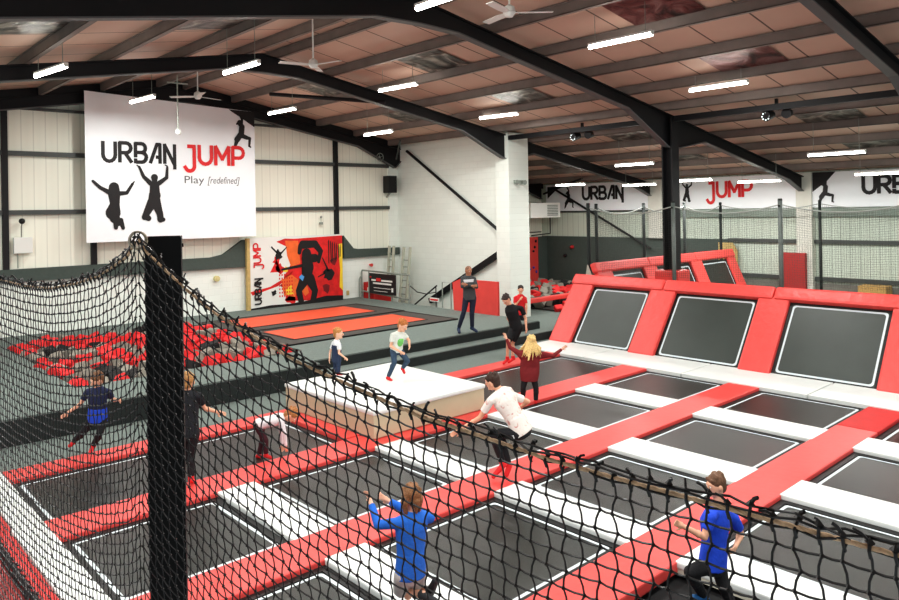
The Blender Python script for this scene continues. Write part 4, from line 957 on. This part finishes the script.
JOINTS = {
  'p1': {'H':(14.478,15.073,2.253), 'N':(14.465,15.085,2.073), 'SL':(14.350,15.190,2.033), 'SR':(14.591,14.969,2.012), 'EL':(14.258,15.111,1.816), 'ER':(14.559,14.836,1.794), 'WL':(14.337,14.795,1.844), 'WR':(14.202,14.878,1.889), 'P':(14.491,15.061,1.498), 'KL':(14.306,15.122,1.073), 'KR':(14.478,14.964,1.035), 'AL':(14.246,15.285,0.597), 'AR':(14.535,15.021,0.618), 'TL':(14.137,15.141,0.512), 'TR':(14.561,14.861,0.524), 'hd':(-0.180,-0.971,-0.157)},
  'p4': {'H':(13.725,12.900,1.669), 'N':(13.849,12.854,1.493), 'SL':(13.902,12.995,1.371), 'SR':(13.989,12.618,1.434), 'EL':(14.007,13.116,1.113), 'ER':(14.086,12.569,1.170), 'WL':(14.065,12.995,0.961), 'WR':(14.041,12.515,0.949), 'P':(13.937,12.773,0.960), 'KL':(13.633,12.781,0.600), 'KR':(13.865,12.840,0.535), 'AL':(13.687,12.867,0.149), 'AR':(13.906,12.870,0.137), 'TL':(13.579,12.898,0.043), 'TR':(13.767,12.902,0.045), 'hd':(-0.816,-0.036,-0.577)},
  'p5': {'H':(17.144,15.487,1.451), 'N':(17.134,15.496,1.265), 'SL':(17.010,15.610,1.189), 'SR':(17.249,15.390,1.167), 'EL':(16.932,15.545,0.949), 'ER':(17.199,15.301,0.927), 'WL':(16.917,15.315,1.173), 'WR':(17.197,15.303,0.754), 'P':(17.143,15.488,0.711), 'KL':(17.093,15.534,0.444), 'KR':(17.186,15.448,0.442), 'AL':(17.089,15.537,0.144), 'AR':(17.191,15.443,0.141), 'TL':(16.953,15.458,0.107), 'TR':(17.092,15.331,0.103), 'hd':(-0.675,-0.737,0.000)},
  'p6': {'H':(11.452,10.081,1.234), 'N':(11.441,10.090,1.036), 'SL':(11.242,10.219,1.006), 'SR':(11.679,9.981,0.953), 'EL':(11.164,10.412,1.107), 'ER':(11.864,9.839,0.903), 'WL':(11.149,10.494,1.287), 'WR':(12.083,9.773,1.027), 'P':(11.420,10.110,0.557), 'KL':(11.283,10.167,0.301), 'KR':(11.500,10.009,0.258), 'AL':(11.387,10.276,-0.008), 'AR':(11.509,10.028,-0.013), 'TL':(11.475,10.385,-0.108), 'TR':(11.610,10.126,-0.097), 'hd':(0.518,0.856,0.000)},
  'p7': {'H':(7.795,7.639,1.424), 'N':(7.850,7.520,1.300), 'SL':(7.626,7.522,1.186), 'SR':(8.088,7.479,1.181), 'EL':(7.539,7.670,0.925), 'ER':(8.295,7.384,1.076), 'WL':(7.410,7.992,0.700), 'WR':(8.327,7.558,0.954), 'P':(8.025,7.292,0.736), 'KL':(7.636,7.513,0.715), 'KR':(7.975,7.678,0.560), 'AL':(7.822,7.479,0.223), 'AR':(7.996,7.522,0.138), 'TL':(7.674,7.546,0.051), 'TR':(7.925,7.520,0.007), 'hd':(-0.261,0.943,-0.207)},
  'p2': {'H':(9.398,11.774,1.641), 'N':(9.363,11.874,1.475), 'SL':(9.210,11.878,1.453), 'SR':(9.518,11.867,1.414), 'EL':(9.168,11.890,1.227), 'ER':(9.553,11.768,1.307), 'WL':(9.206,11.637,1.145), 'WR':(9.451,11.630,1.224), 'P':(9.340,11.922,1.140), 'KL':(9.198,11.821,0.893), 'KR':(9.482,11.738,0.896), 'AL':(9.189,12.033,0.559), 'AR':(9.489,11.921,0.719), 'TL':(9.183,11.903,0.515), 'TR':(9.455,11.817,0.644), 'hd':(0.110,-0.911,-0.398)},
  'p3': {'H':(8.775,13.221,1.390), 'N':(8.741,13.252,1.227), 'SL':(8.751,13.378,1.162), 'SR':(8.732,13.125,1.175), 'EL':(8.720,13.461,0.965), 'ER':(8.704,13.096,0.994), 'WL':(8.657,13.396,0.821), 'WR':(8.772,12.993,0.907), 'P':(8.741,13.252,0.839), 'KL':(8.756,13.319,0.665), 'KR':(8.737,13.174,0.690), 'AL':(8.752,13.337,0.523), 'AR':(8.730,13.167,0.548), 'TL':(8.792,13.300,0.487), 'TR':(8.784,13.117,0.513), 'hd':(0.667,-0.745,0.000)},
  'p8': {'H':(4.477,5.527,1.221), 'N':(4.489,5.516,1.045), 'SL':(4.337,5.561,0.990), 'SR':(4.686,5.499,0.957), 'EL':(4.237,5.748,0.944), 'ER':(4.598,5.824,0.983), 'WL':(4.277,5.914,1.099), 'WR':(4.513,5.928,1.048), 'P':(4.464,5.539,0.500), 'KL':(4.517,5.762,0.183), 'KR':(4.652,5.706,0.155), 'AL':(4.526,5.415,0.291), 'AR':(4.622,5.422,0.301), 'TL':(4.578,5.299,0.238), 'TR':(4.594,5.312,0.439), 'hd':(-0.044,0.999,0.000)},
  'p9': {'H':(6.483,3.418,1.351), 'N':(6.501,3.402,1.133), 'SL':(6.297,3.385,1.114), 'SR':(6.700,3.355,0.984), 'EL':(6.229,3.407,0.943), 'ER':(6.844,3.359,0.793), 'WL':(6.024,3.500,1.074), 'WR':(6.663,3.321,0.757), 'P':(6.452,3.447,0.633), 'KL':(6.199,3.543,0.583), 'KR':(6.500,3.376,0.415), 'AL':(6.477,3.559,0.240), 'AR':(6.701,3.382,0.128), 'TL':(6.326,3.589,0.276), 'TR':(6.590,3.348,0.080), 'hd':(-0.851,0.503,-0.153)},
  'p10': {'H':(3.830,12.974,1.278), 'N':(3.854,13.020,1.125), 'SL':(3.714,13.122,1.066), 'SR':(3.986,12.926,1.050), 'EL':(3.625,13.203,0.867), 'ER':(4.086,13.024,0.879), 'WL':(3.440,13.236,0.755), 'WR':(4.107,12.788,0.917), 'P':(3.838,13.035,0.639), 'KL':(3.647,13.142,0.407), 'KR':(3.834,12.903,0.400), 'AL':(3.571,13.442,0.199), 'AR':(3.783,13.112,0.148), 'TL':(3.501,13.412,0.146), 'TR':(3.708,13.019,0.071), 'hd':(-0.911,-0.110,-0.398)},
  'p11': {'H':(4.375,10.561,1.548), 'N':(4.357,10.578,1.386), 'SL':(4.242,10.683,1.330), 'SR':(4.487,10.459,1.324), 'EL':(4.190,10.730,1.110), 'ER':(4.603,10.556,1.106), 'WL':(4.149,10.633,0.933), 'WR':(4.816,10.564,1.002), 'P':(4.361,10.574,0.796), 'KL':(4.334,10.707,0.447), 'KR':(4.410,10.598,0.440), 'AL':(4.287,10.642,0.135), 'AR':(4.385,10.552,0.110), 'TL':(4.337,10.841,0.041), 'TR':(4.480,10.709,0.007), 'hd':(0.745,0.667,0.000)},
  'p12': {'H':(6.127,10.663,0.671), 'N':(6.048,10.736,0.648), 'SL':(5.940,10.645,0.615), 'SR':(6.081,10.895,0.601), 'EL':(5.964,10.596,0.408), 'ER':(6.092,10.939,0.356), 'WL':(5.999,10.618,0.192), 'WR':(6.112,10.949,0.116), 'P':(5.748,11.010,0.532), 'KL':(5.763,10.861,0.289), 'KR':(5.849,11.108,0.224), 'AL':(5.776,10.876,0.046), 'AR':(5.781,11.143,-0.026), 'TL':(5.838,10.792,0.002), 'TR':(5.842,11.087,-0.061), 'hd':(0.442,-0.405,-0.800)},
}
# ------------------------------------------------------------------ people
def bake(mb, voxel, smooth_it, name, m, parent=None, loc=None):
    me = bpy.data.meshes.new('tmp'); me.from_pydata(mb.v, [], mb.f); me.update()
    o = bpy.data.objects.new('tmp', me); C.objects.link(o)
    b = bmesh.new(); b.from_mesh(me); bmesh.ops.recalc_face_normals(b, faces=b.faces[:]); b.to_mesh(me); b.free()
    r = o.modifiers.new('r', 'REMESH'); r.mode = 'VOXEL'; r.voxel_size = voxel
    if smooth_it:
        s = o.modifiers.new('s', 'SMOOTH'); s.iterations = smooth_it; s.factor = .5
    bpy.context.view_layer.update()
    nm = bpy.data.meshes.new_from_object(o.evaluated_get(bpy.context.evaluated_depsgraph_get()))
    bpy.data.objects.remove(o); bpy.data.meshes.remove(me)
    nm.name = name; off = V(loc) if loc is not None else origin(parent)
    nm.transform(Matrix.Translation(-off)); nm.materials.clear(); nm.materials.append(m)
    nm.polygons.foreach_set('use_smooth', [True]*len(nm.polygons))
    ob = bpy.data.objects.new(name, nm); C.objects.link(ob)
    if parent is not None: ob.parent = parent
    else: ob.location = off
    return ob

def person(key, label, front=True, g=1., hs=1., skin=(224,172,142), hair=((70,48,34), 'short'), shirt=((40,40,44), 'short'), trousers=((30,32,40), 'long'), feet=((214,40,44), 'sock'), extras=()):
    J = {k: V(v) for k, v in JOINTS[key].items()}
    H, N, P = J['H'], J['N'], J['P']
    if key != 'p12': N = N.lerp(H, .2)
    SK = mat('skin_%d' % skin[0], skin, .55)
    up = (N-P).normalized(); r = (J['SR']-J['SL']); r = (r-up*r.dot(up)).normalized()
    f = up.cross(r); f = -f if front else f
    hd = V(J['hd']); hu = ((H-N).normalized()*.6+V((0,0,1))*.4); hu = (hu-hd*hu.dot(hd)).normalized(); hr = hd.cross(hu)
    base = V((P.x, P.y, min(J['TL'].z, J['TR'].z)-.03*g))
    hw = (J['SR']-J['SL']).length*.5; L = (N-P).length
    hipw = .095*g
    hips = {'L': P - r*hipw - up*.03*g, 'R': P + r*hipw - up*.03*g}
    def torso(mb, e, lo=-.1, hi=.93, wide=1.):
        sw = max(hw*.86, .125*g)
        prof = [(-.12,.125*g,.095*g), (0,.158*g,.112*g), (.22,.142*g,.1*g), (.5,.155*g,.112*g), (.72,sw*1.02,.115*g), (.88,sw*.92,.085*g), (1.0,.07*g,.06*g)]
        rg = []
        for t_, a, b_ in prof:
            if t_ < lo-.001 or t_ > hi+.08: continue
            c = P.lerp(N, t_) if t_ >= 0 else P + up*(t_*L)
            rg.append((c + f*(.012*g if .4 < t_ < .8 else 0), r, f, (a+e)*wide, b_+e))
        mb.loft(rg, 22)
    def limb(mb, a, b_, r0, r1, bulge=0):
        mb.cap(a, b_, r0, r1)
        if bulge: mb.ell(a.lerp(b_, .3), (r0*bulge,)*3, n=10, m=8)
    b = MB(); torso(b, 0)
    b.loft([(P-up*.1*g, r, f, .1*g, .085*g), (P, r, f, .15*g, .11*g)], 18)
    for s in 'LR':
        S, E, W = J['S'+s], J['E'+s], J['W'+s]; Hp, K, A, T = hips[s], J['K'+s], J['A'+s], J['T'+s]
        b.cap(N.lerp(S, .15)-up*.03*g, S, .052*g, .052*g)
        limb(b, S, E, .047*g, .037*g, 1.05); limb(b, E, W, .038*g, .026*g, 1.08)
        limb(b, Hp, K, .078*g, .053*g, 1.05); limb(b, K, A, .052*g, .034*g)
        b.ell(K.lerp(A, .28) - f*.012*g, (.055*g, .055*g, .075*g), n=10, m=8)
        d = (T-A).normalized(); b.cap(A-V((0,0,.015*g)), A.lerp(T, .95), .036*g, .028*g); b.ell(A-d*.03*g-V((0,0,.03*g)), (.034*g,)*3, n=10, m=8)
        # hand: palm, four fingers, thumb
        wd = (W-E).normalized(); pn = wd.cross(up); pn = r if pn.length < .2 else pn.normalized()
        sgn = 1 if s == 'R' else -1
        ac = pn.cross(wd).normalized()          # across the palm
        pc = W + wd*.045*g; b.ell(pc, (.038*g, .016*g, .05*g), (ac, pn, wd), n=12, m=8); b.cap(W, pc, .024*g, .026*g, 8)
        for i, (o_, ln) in enumerate(((-.027,.066), (-.009,.078), (.009,.074), (.027,.058))):
            k0 = pc + wd*.04*g + ac*o_*g; k1 = k0 + (wd*.85+pn*.25*sgn+ac*o_*3).normalized()*ln*.55*g; k2 = k1 + (wd*.6+pn*.7*sgn).normalized()*ln*.45*g
            b.cap(k0-wd*.015*g, k1, .0092*g, .0085*g, 6); b.cap(k1, k2, .0085*g, .007*g, 6)
        th0 = pc - wd*.02*g - ac*.03*g; th1 = th0 + (wd*.6-ac*.7).normalized()*.036*g; th2 = th1 + (wd*.9-ac*.1+pn*.3*sgn).normalized()*.03*g
        b.cap(th0, th1, .013*g, .0105*g, 6); b.cap(th1, th2, .0105*g, .0085*g, 6)
    # neck and head
    k = hs*1.05
    b.cap(N-up*.03*g, H-hu*.03*k-hd*.015*k, .056*g, .053*k)
    b.ell(H, (.076*k, .094*k, .112*k), (hr, hd, hu), 18, 14)
    b.ell(H+hd*.024*k-hu*.062*k, (.056*k, .066*k, .056*k), (hr, hd, hu), 14, 10)
    b.cap(H+hd*.088*k+hu*.012*k, H+hd*.112*k-hu*.026*k, .011*k, .016*k, 8)
    b.cap(H+hd*.082*k+hu*.03*k-hr*.03*k, H+hd*.082*k+hu*.03*k+hr*.03*k, .014*k, .014*k, 8)
    b.ell(H+hd*.08*k-hu*.05*k, (.028*k,.014*k,.014*k), (hr, hd, hu), 10, 8)
    b.ell(H+hd*.074*k-hu*.095*k, (.024*k,.02*k,.018*k), (hr, hd, hu), 10, 8)
    for s_ in (-1, 1): b.ell(H+hr*s_*.08*k-hd*.004*k-hu*.008*k, (.014*k, .024*k, .034*k), (hr, hd, hu), 10, 8)
    body = bake(b, .0075*max(.85, g), 3, 'person', SK, loc=base); tag(body, label, 'person')
    EW = mat('eye_white', (236,232,226), .3); ED = mat('eye_dark', (40,28,22), .3); LIP = mat('lips', (176,96,88), .5)
    for s_ in (-1, 1):
        e = H+hr*s_*.031*k+hd*.087*k+hu*.008*k
        m_ = MB().ell(e, (.0125*k, .009*k, .009*k), (hr, hd, hu), 10, 8).build('eye', EW, body)
        MB().ell(e+hd*.006*k, (.006*k, .0045*k, .0065*k), (hr, hd, hu), 8, 6).build('iris', ED, m_)
    MB().ell(H+hd*.093*k-hu*.052*k, (.022*k, .006*k, .007*k), (hr, hd, hu), 10, 6).build('mouth', LIP, body)
    # hair
    hc, hk = hair; HM = mat('hair_%d_%d' % (hc[0], hc[2]), hc, .6, .3, 60, .5, 90)
    hb = MB(); gg = random.Random(key)
    if hk == 'cropped': hb.ell(H+hu*.03*k-hd*.012*k, (.078*k, .092*k, .086*k), (hr, hd, hu), 18, 12)
    else:
        hb.ell(H+hu*.036*k-hd*.016*k, (.085*k, .1*k, .092*k), (hr, hd, hu), 18, 12)
        hb.ell(H-hu*.02*k-hd*.05*k, (.07*k, .06*k, .08*k), (hr, hd, hu), 14, 10)
        for i in range(26):
            a = gg.uniform(0, 2*PI); e = gg.uniform(.2, 1.2)
            d = (hr*math.cos(a)*math.cos(e)*.9 + hd*(math.sin(a)*math.cos(e)-.1) + hu*math.sin(e))
            c = H+hu*.036*k-hd*.016*k + d*.086*k; hb.ell(c, (.02*k, .02*k, .028*k), n=6, m=6)
        for i in range(7):                      # fringe
            c = H+hd*.066*k+hu*(.074-.006*gg.random())*k+hr*(-.05+.0167*i)*k; hb.ell(c, (.014*k, .014*k, .02*k), (hr, hd, hu), 6, 6)
    if hk == 'long':
        for i in range(34):
            a = gg.uniform(-2.1, 2.1); d = (-hd*math.cos(a)+hr*math.sin(a)); o_ = gg.uniform(.8, 1)
            p0 = H+hu*.05*k+d*.06*k; p1 = H+d*.1*k*o_-hu*.04*k; ln = gg.uniform(.14,.27)*k
            p2 = H+d*(.12+.04*gg.random())*k+V((0,0,-1))*ln*.75+r*gg.uniform(-.05,.03)
            p3 = p2+V((0,0,-1))*ln*.45+d*gg.uniform(0,.06)+r*gg.uniform(-.05,.02)
            hb.tube([p0, p1, p2, p3], [.02*k, .024*k, .018*k, .006*k], 6)
    elif hk == 'collar':
        for i in range(16):
            a = gg.uniform(-1.7, 1.7); d = (-hd*math.cos(a)+hr*math.sin(a))
            hb.tube([H+hu*.05*k+d*.07*k, H+d*.1*k-hu*.03*k, H+d*.085*k-hu*.13*k-V((0,0,.02))], [.024*k, .026*k, .01*k], 6)
    bake(hb, .0085, 1, 'hair', HM, body)
    # shirt
    sc, sk = shirt; SM = mat('cloth_%d_%d_%d' % sc, sc, .85, .08, 14, .35, 30) if key != 'p7' else PRINTED
    sb = MB(); e = .016*g; hem = -.12 if sk != 'tunic' else -.12
    torso(sb, e, wide=1.0 if sk != 'tunic' else 1.2)
    c0 = P-up*(.07*g if sk != 'tunic' else .16*g)
    sb.loft([(c0, r, f, (.165*g+e)*(1 if sk != 'tunic' else 1.2), (.118*g+e)*(1 if sk != 'tunic' else 1.2)), (P+up*.03*g, r, f, (.163*g+e)*(1 if sk != 'tunic' else 1.38), (.116*g+e)*(1 if sk != 'tunic' else 1.2)), (P.lerp(N,.3), r, f, (.15*g+e)*(1 if sk != 'tunic' else 1.5), .108*g+e)] + ([(P.lerp(N,.6), r, f, (.16*g+e)*1.35, .12*g+e), (P.lerp(N,.85), r, f, .15*g+e, .09*g+e)] if sk == 'tunic' else []), 22)
    if sk != 'dungarees' or True:
        for s in 'LR':
            S, E, W = J['S'+s], J['E'+s], J['W'+s]
            sb.cap(N.lerp(S, .3)-up*.03*g, S, .058*g, .064*g)
            if sk in ('long', 'tunic', 'hoodie'):
                sb.cap(S, E, .062*g, .05*g); sb.tube([E, E.lerp(W, .94)], [.05*g, .038*g], 12); sb.ell(E, (.051*g,)*3, n=10, m=8)
                if sk == 'tunic': sb.cap(S.lerp(P, .15), E.lerp(S, .25), .05*g, .05*g)
            else:
                q = S.lerp(E, .62); sb.ell(S, (.062*g,)*3, n=12, m=8); sb.tube([S, q], [.062*g, .062*g], 12)
    sb.tube([N-up*.05*g, N+up*.008*g], [.085*g, .063*g], 16)
    if sk == 'hoodie':
        sb.ell(N-f*.06*g-up*.01*g, (.11*g, .07*g, .07*g), (r, f, up), 14, 10)
    sh = bake(sb, .011, 2, {'long':'sweater', 'tunic':'sweater', 'hoodie':'hooded_jacket', 'short':'shirt'}[sk], SM, body)
    # trousers
    tc, tk = trousers; TM = mat('cloth_%d_%d_%d' % tc, tc, .85, .1, 14, .35, 30)
    tb = MB()
    tb.loft([(P-up*.13*g, r, f, .115*g, .1*g), (P-up*.03*g, r, f, .17*g, .127*g), (P+up*.06*g, r, f, .156*g, .118*g)], 20)
    for s in 'LR':
        Hp, K, A = hips[s], J['K'+s], J['A'+s]
        if tk == 'long':
            tb.cap(Hp, K, .094*g, .067*g); tb.tube([K, K.lerp(A, .9)], [.067*g, .054*g], 14); tb.ell(K.lerp(A, .28) - f*.012*g, (.067*g, .067*g, .09*g), n=12, m=8); tb.ell(K, (.068*g,)*3, n=12, m=8)
        else:
            tb.ell(Hp, (.094*g,)*3, n=12, m=8); tb.tube([Hp, Hp.lerp(K, .86)], [.098*g, .092*g], 14)
    bake(tb, .011, 2, 'trousers' if tk == 'long' else 'shorts', TM, body)
    # socks or shoes
    fc, fk = feet; FM = mat('foot_%d_%d' % (fc[0], fc[2]), fc, .7)
    for s in 'LR':
        A, T, K = J['A'+s], J['T'+s], J['K'+s]; d = (T-A).normalized(); fb = MB(); kk = 1.24 if fk == 'sock' else 1.35
        fb.cap(A-V((0,0,.018*g)), A.lerp(T, .95), .036*g*kk, .029*g*kk); fb.ell(A-d*.03*g-V((0,0,.03*g)), (.035*g*kk,)*3, n=10, m=8)
        fb.tube([A-V((0,0,.02*g)), A.lerp(K, .16)], [.046*g, .05*g], 12)
        bake(fb, .009, 2, fk, FM, body)
    for ex in extras:
        if ex == 'chest_band':
            eb = MB(); eb.loft([(P.lerp(N, t_), r, f, max(hw*.9,.15*g)+.018, .13*g+.014) for t_ in (.7, .84)], 22)
            tag(bake(eb, .011, 1, 'chest_band', mat('white_cloth', (226,228,230), .8), sh), 'white band across the chest of the jacket')
        if ex == 'green_print':
            eb = MB(); c = P.lerp(N, .5)+f*.118*g; eb.ell(c, (.1*g, .03*g, .14*g), (r, f, up), 14, 10)
            tag(bake(eb, .009, 1, 'shirt_print', mat('green_print', (120,200,110), .8, .15, 20), sh), 'green print on the front of the shirt')
        if ex == 'back_print':
            for i, (dx, dz, c_) in enumerate(((-.03,.6,(214,130,130)), (.06,.5,(224,206,180)), (-.06,.2,(230,190,120)), (.02,.32,(222,190,196)))):
                eb = MB(); c = P.lerp(N, dz)-f*.122*g+r*dx*g; eb.ell(c, (.05*g, .012*g, .05*g), (r, f, up), 10, 8)
                eb.build('shirt_print', mat('print_%d' % i, c_, .85), body, smooth=True)
        if ex == 'dungarees':
            eb = MB(); eb.loft([(P-up*.08*g, r, f, .19*g, .145*g), (P+up*.05*g, r, f, .18*g, .14*g), (P.lerp(N,.3), r, f, .18*g, .14*g), (P.lerp(N, .72), r, f, .16*g, .15*g)], 20)
            for s_ in (-1, 1):
                eb.cap(P.lerp(N,.7)+r*s_*.09*g+f*.125*g, N+r*s_*.085*g-up*.02*g, .022*g, .022*g); eb.cap(N+r*s_*.085*g-up*.02*g, P.lerp(N,.6)+r*s_*.06*g-f*.13*g, .022*g, .022*g)
            bake(eb, .01, 1, 'dungarees', mat('navy_denim', (44,58,84), .85, .1, 20), body)
        if ex == 'blue_hem':
            eb = MB(); eb.loft([(P-up*.09*g, r, f, .185*g, .14*g), (P+up*.02*g, r, f, .184*g, .138*g), (P.lerp(N,.3), r, f, .172*g, .13*g)], 20)
            tag(bake(eb, .011, 1, 'shirt_lower', mat('royal_blue', (30,72,190), .8), sh), 'bright blue lower half of the top')
    return body
PRINTED = foil_mat('printed_cloth', (206,150,140), (232,226,218), (236,232,226)); PRINTED.node_tree.nodes['Principled BSDF'].inputs['Metallic'].default_value = 0; PRINTED.node_tree.nodes['Principled BSDF'].inputs['Roughness'].default_value = .85
for n_ in PRINTED.node_tree.nodes:
    if n_.type == 'TEX_NOISE': n_.inputs['Scale'].default_value = 9
    if n_.type == 'BUMP': n_.inputs['Strength'].default_value = .2
    if n_.type == 'VALTORGB': n_.color_ramp.elements[0].position = .3; n_.color_ramp.elements[1].position = .42
NAVY, BLK = (32,38,58), (26,26,29)
person('p1', 'man in dark grey hooded jacket standing with folded arms on the platform', True, 1.06, 1.12, (176,124,96), ((128,92,70),'cropped'), ((72,76,78),'hoodie'), (NAVY,'long'), ((34,50,78),'shoe'), ('chest_band',))
person('p2', 'red-haired boy in white T-shirt with green print jumping on the white box', True, .8, 1.0, (232,180,150), ((186,116,58),'short'), ((216,224,216),'short'), ((56,78,100),'long'), ((214,40,44),'sock'), ('green_print',))
person('p3', 'small fair boy in navy dungarees walking on the white box', False, .68, .95, (234,188,160), ((190,138,78),'short'), ((228,232,234),'short'), ((44,58,84),'long'), ((214,40,44),'sock'), ('dungarees',))
person('p4', 'young man in black T-shirt and black shorts stepping on the back red strip', True, 1.0, 1.08, (226,170,142), ((52,38,32),'short'), (BLK,'short'), ((24,24,27),'shorts'), ((222,42,46),'sock'))
person('p5', 'boy in red T-shirt holding a hand to his face behind the man in black', True, .85, 1.0, (224,170,142), ((44,34,30),'short'), ((206,36,44),'short'), ((40,42,48),'long'), ((214,40,44),'sock'))
person('p6', 'blonde woman in maroon sweater seen from behind, arms spread', False, .86, 1.08, (230,180,152), ((226,196,132),'long'), ((122,34,38),'tunic'), (BLK,'long'), ((214,40,44),'sock'))
person('p7', 'boy in white printed T-shirt crouching on the middle red strip', False, .98, 1.04, (228,176,146), ((62,44,34),'short'), ((230,228,222),'short'), ((26,27,31),'long'), ((214,40,44),'sock'))
person('p8', 'child in blue sweater in mid-air in front, arms raised', False, .9, .94, (230,182,156), ((132,92,58),'collar'), ((34,104,196),'long'), ((186,186,184),'shorts'), ((44,46,48),'shoe'))
person('p9', 'boy in blue T-shirt leaping at the lower right', False, .88, .86, (228,176,146), ((104,74,52),'short'), ((34,78,206),'short'), (BLK,'long'), ((36,96,150),'shoe'))
person('p10', 'boy in navy and bright blue top running on the carpet at the left', True, .86, 1.0, (222,170,142), ((120,84,56),'short'), ((32,40,72),'short'), (BLK,'long'), ((204,40,44),'sock'), ('blue_hem',))
person('p11', 'dark clothed boy half hidden behind the square post', False, .92, 1.02, (228,176,146), ((170,128,78),'short'), ((30,32,38),'short'), ((26,26,30),'long'), ((214,40,44),'sock'))
person('p12', 'child in white top and maroon trousers bending down on a trampoline', True, .74, 1.0, (228,178,150), ((170,116,66),'short'), ((226,226,228),'long'), ((70,30,40),'long'), ((214,40,44),'sock'))
# ------------------------------------------------------------------ world and view
sc = bpy.context.scene
w = bpy.data.worlds.new('world'); sc.world = w; w.use_nodes = True
bg = w.node_tree.nodes['Background']; bg.inputs[0].default_value = (.82,.88,.9,1); bg.inputs[1].default_value = .8
sc.view_settings.view_transform = 'Standard'; sc.view_settings.look = 'Medium High Contrast'; sc.view_settings.exposure = -0.12
sc.cycles.use_denoising = True
sc.cycles.max_bounces = 6; sc.cycles.diffuse_bounces = 4; sc.cycles.glossy_bounces = 2
sc.cycles.sample_clamp_indirect = 6
